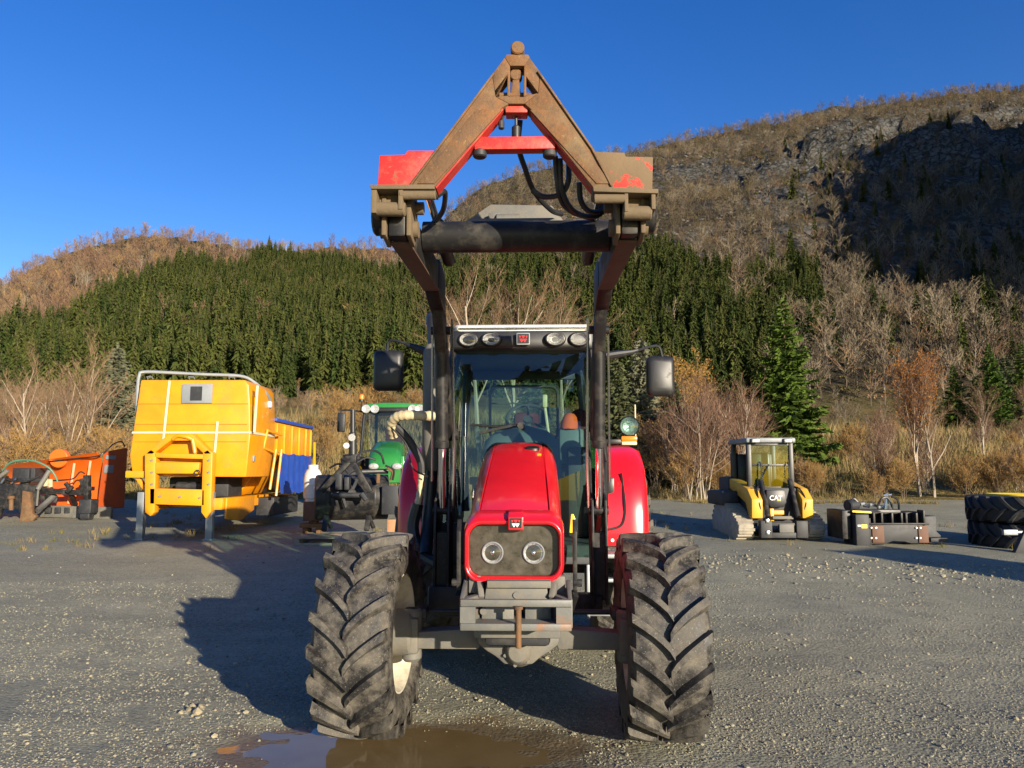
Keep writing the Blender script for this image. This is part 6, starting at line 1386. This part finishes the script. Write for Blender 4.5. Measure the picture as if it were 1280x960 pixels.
for i in range(12): shrub(rn.uniform(815, 925), rn.uniform(23.8, 31), rn.uniform(.7, 1.2))
for i in range(24): shrub(rn.uniform(-30, 165), rn.uniform(24, 31), rn.uniform(.5, .85))
for i in range(10): shrub(rn.uniform(395, 760), rn.uniform(34, 60), rn.uniform(.7, 1.3))
for i in range(10): shrub(rn.uniform(1060, 1300), rn.uniform(30, 45), rn.uniform(.35, .7))
# grass: tufts along the yard's edge and over the banks
def tuft(seed, n=16, h=.45, mat='grass_dry'):
    r = random.Random(seed); mb = MB()
    for _ in range(n):
        b = Vector((r.gauss(0, .09), r.gauss(0, .09), -.02)); e = b + Vector((r.gauss(0, .14), r.gauss(0, .14), h * r.uniform(.5, 1.1))); s = Vector((r.uniform(-1, 1), r.uniform(-1, 1), 0)).normalized() * .011
        m_ = b.lerp(e, .55) + Vector((0, 0, .04)); mb.add([b - s, b + s, m_ + s * .7, e, m_ - s * .7], [(0, 1, 2, 4), (4, 2, 3)])
    return mb.mesh('tuft', M[mat], None, False)
M['grass_green'] = leafy('tired green grass', (.10, .11, .025), (.24, .19, .055), .9, .2, 3.)
TUF = [tuft(1), tuft(2), tuft(3, 18, .6), tuft(4, 14, .35, 'grass_green'), tuft(5, 18, .3, 'grass_green')]
gr = []
for i in range(15000):
    Y = 22.6 + 44 * rn.random() ** 2.2; u = rn.uniform(-.72, .72); x = u * Y; k = rn.choice((0, 1, 2, 3, 4))
    if Y < 29 and noise.noise(Vector((x * .25, Y * .25, 4.))) < (.12 if Y < 25 else -.1): continue
    gr.append((x, Y, terrain(x, Y) - .02, rn.uniform(0, 6.28), rn.uniform(.6, 1.5) * (1 + max(0, Y - 30) * .02) * (.3 + .7 * sstep((Y - 23) / 5) * rn.random() if Y < 29 else 1), k))
for i in range(900):                                # sparse grass in the yard by the parked machines
    x = rn.choice((rn.gauss(-6, 1.2), rn.gauss(-9, 1.5), rn.gauss(3.4, .8), rn.gauss(9.5, 1.5))); Y = rn.uniform(13.2, 21)
    if noise.noise(Vector((x * .7, Y * .9, 2.))) < .12: continue
    gr.append((x, Y, yard(x, Y) - .01, rn.uniform(0, 6.28), rn.uniform(.12, .4), rn.choice((0, 1, 3, 4))))
scatter('dry_grass', gr, TUF, 'dry golden grass along the edge of the yard and on the banks')
# ------------------------------------------------------------------ loose stones on the yard
M['stone_a'] = leafy('grey stone', (.10, .096, .072), (.33, .312, .235), .85, 0, 20.)
M['stone_b'] = leafy('tan stone', (.18, .155, .10), (.34, .29, .20), .85, 0, 20.)
STN = [rock(200 + i, M['stone_a'] if i < 4 else M['stone_b']) for i in range(6)]
st = []
def wet(x, y): return ((x - PUD[0]) / 1.2) ** 2 + ((y - PUD[1]) / .48) ** 2 < 1.0
for i in range(95000):
    y = 3.7 + 7 * rn.random() ** 2.0; x = rn.uniform(-.72, .72) * (y + .6)
    dn = noise.noise(Vector((x * .8, y * .8, 3.))) + .5 * noise.noise(Vector((x * 2.5, y * 2.5, 1.)))
    if dn < -.25 or (wet(x, y) and rn.random() > .02): continue
    s = min(.015, .0027 * math.exp(rn.gauss(0.2, .45)) * (1 + .05 * y))
    st.append((x, y, yard(x, y) + s * .25, rn.uniform(0, 6.28), s, rn.choice((0, 1, 2, 3, 0, 1, 2, 3, 4, 5))))
for i in range(260):
    y = 3.8 + 10 * rn.random() ** 1.5; x = rn.uniform(-.7, .7) * y
    if wet(x, y): continue
    s = rn.uniform(.012, .024); st.append((x, y, yard(x, y) + s * .2, rn.uniform(0, 6.28), s, rn.randrange(6)))
for i in range(1500):                               # rough windrow of clods on the right
    x = rn.uniform(2.6, 9.5); y = 12.6 - .18 * x + rn.gauss(0, .55)
    s = .010 * math.exp(rn.gauss(.2, .5)); st.append((x, y, yard(x, y) + s * .2, rn.uniform(0, 6.28), min(s, .045), rn.randrange(6)))
scatter('loose_gravel', st, STN, 'loose grey stones scattered over the gravel yard')
for i, (px, py, s, lab) in enumerate(((236, 889, .030, 'tan stone in the small group left of the puddle'), (246, 893, .042, 'tan stone in the small group left of the puddle'), (226, 893, .026, 'tan stone in the small group left of the puddle'), (251, 886, .028, 'tan stone in the small group left of the puddle'), (240, 897, .020, 'tan stone in the small group left of the puddle'))):
    g = gpt(px, py); o = bpy.data.objects.new('stone', STN[4 + i % 2]); COL.objects.link(o); o.location = (g.x, g.y, g.z + s * .3); o.scale = (s,) * 3; o.rotation_euler = (.2 * i, 0, i)
    tag(o, lab, 'stone', 'tan stones by the puddle')
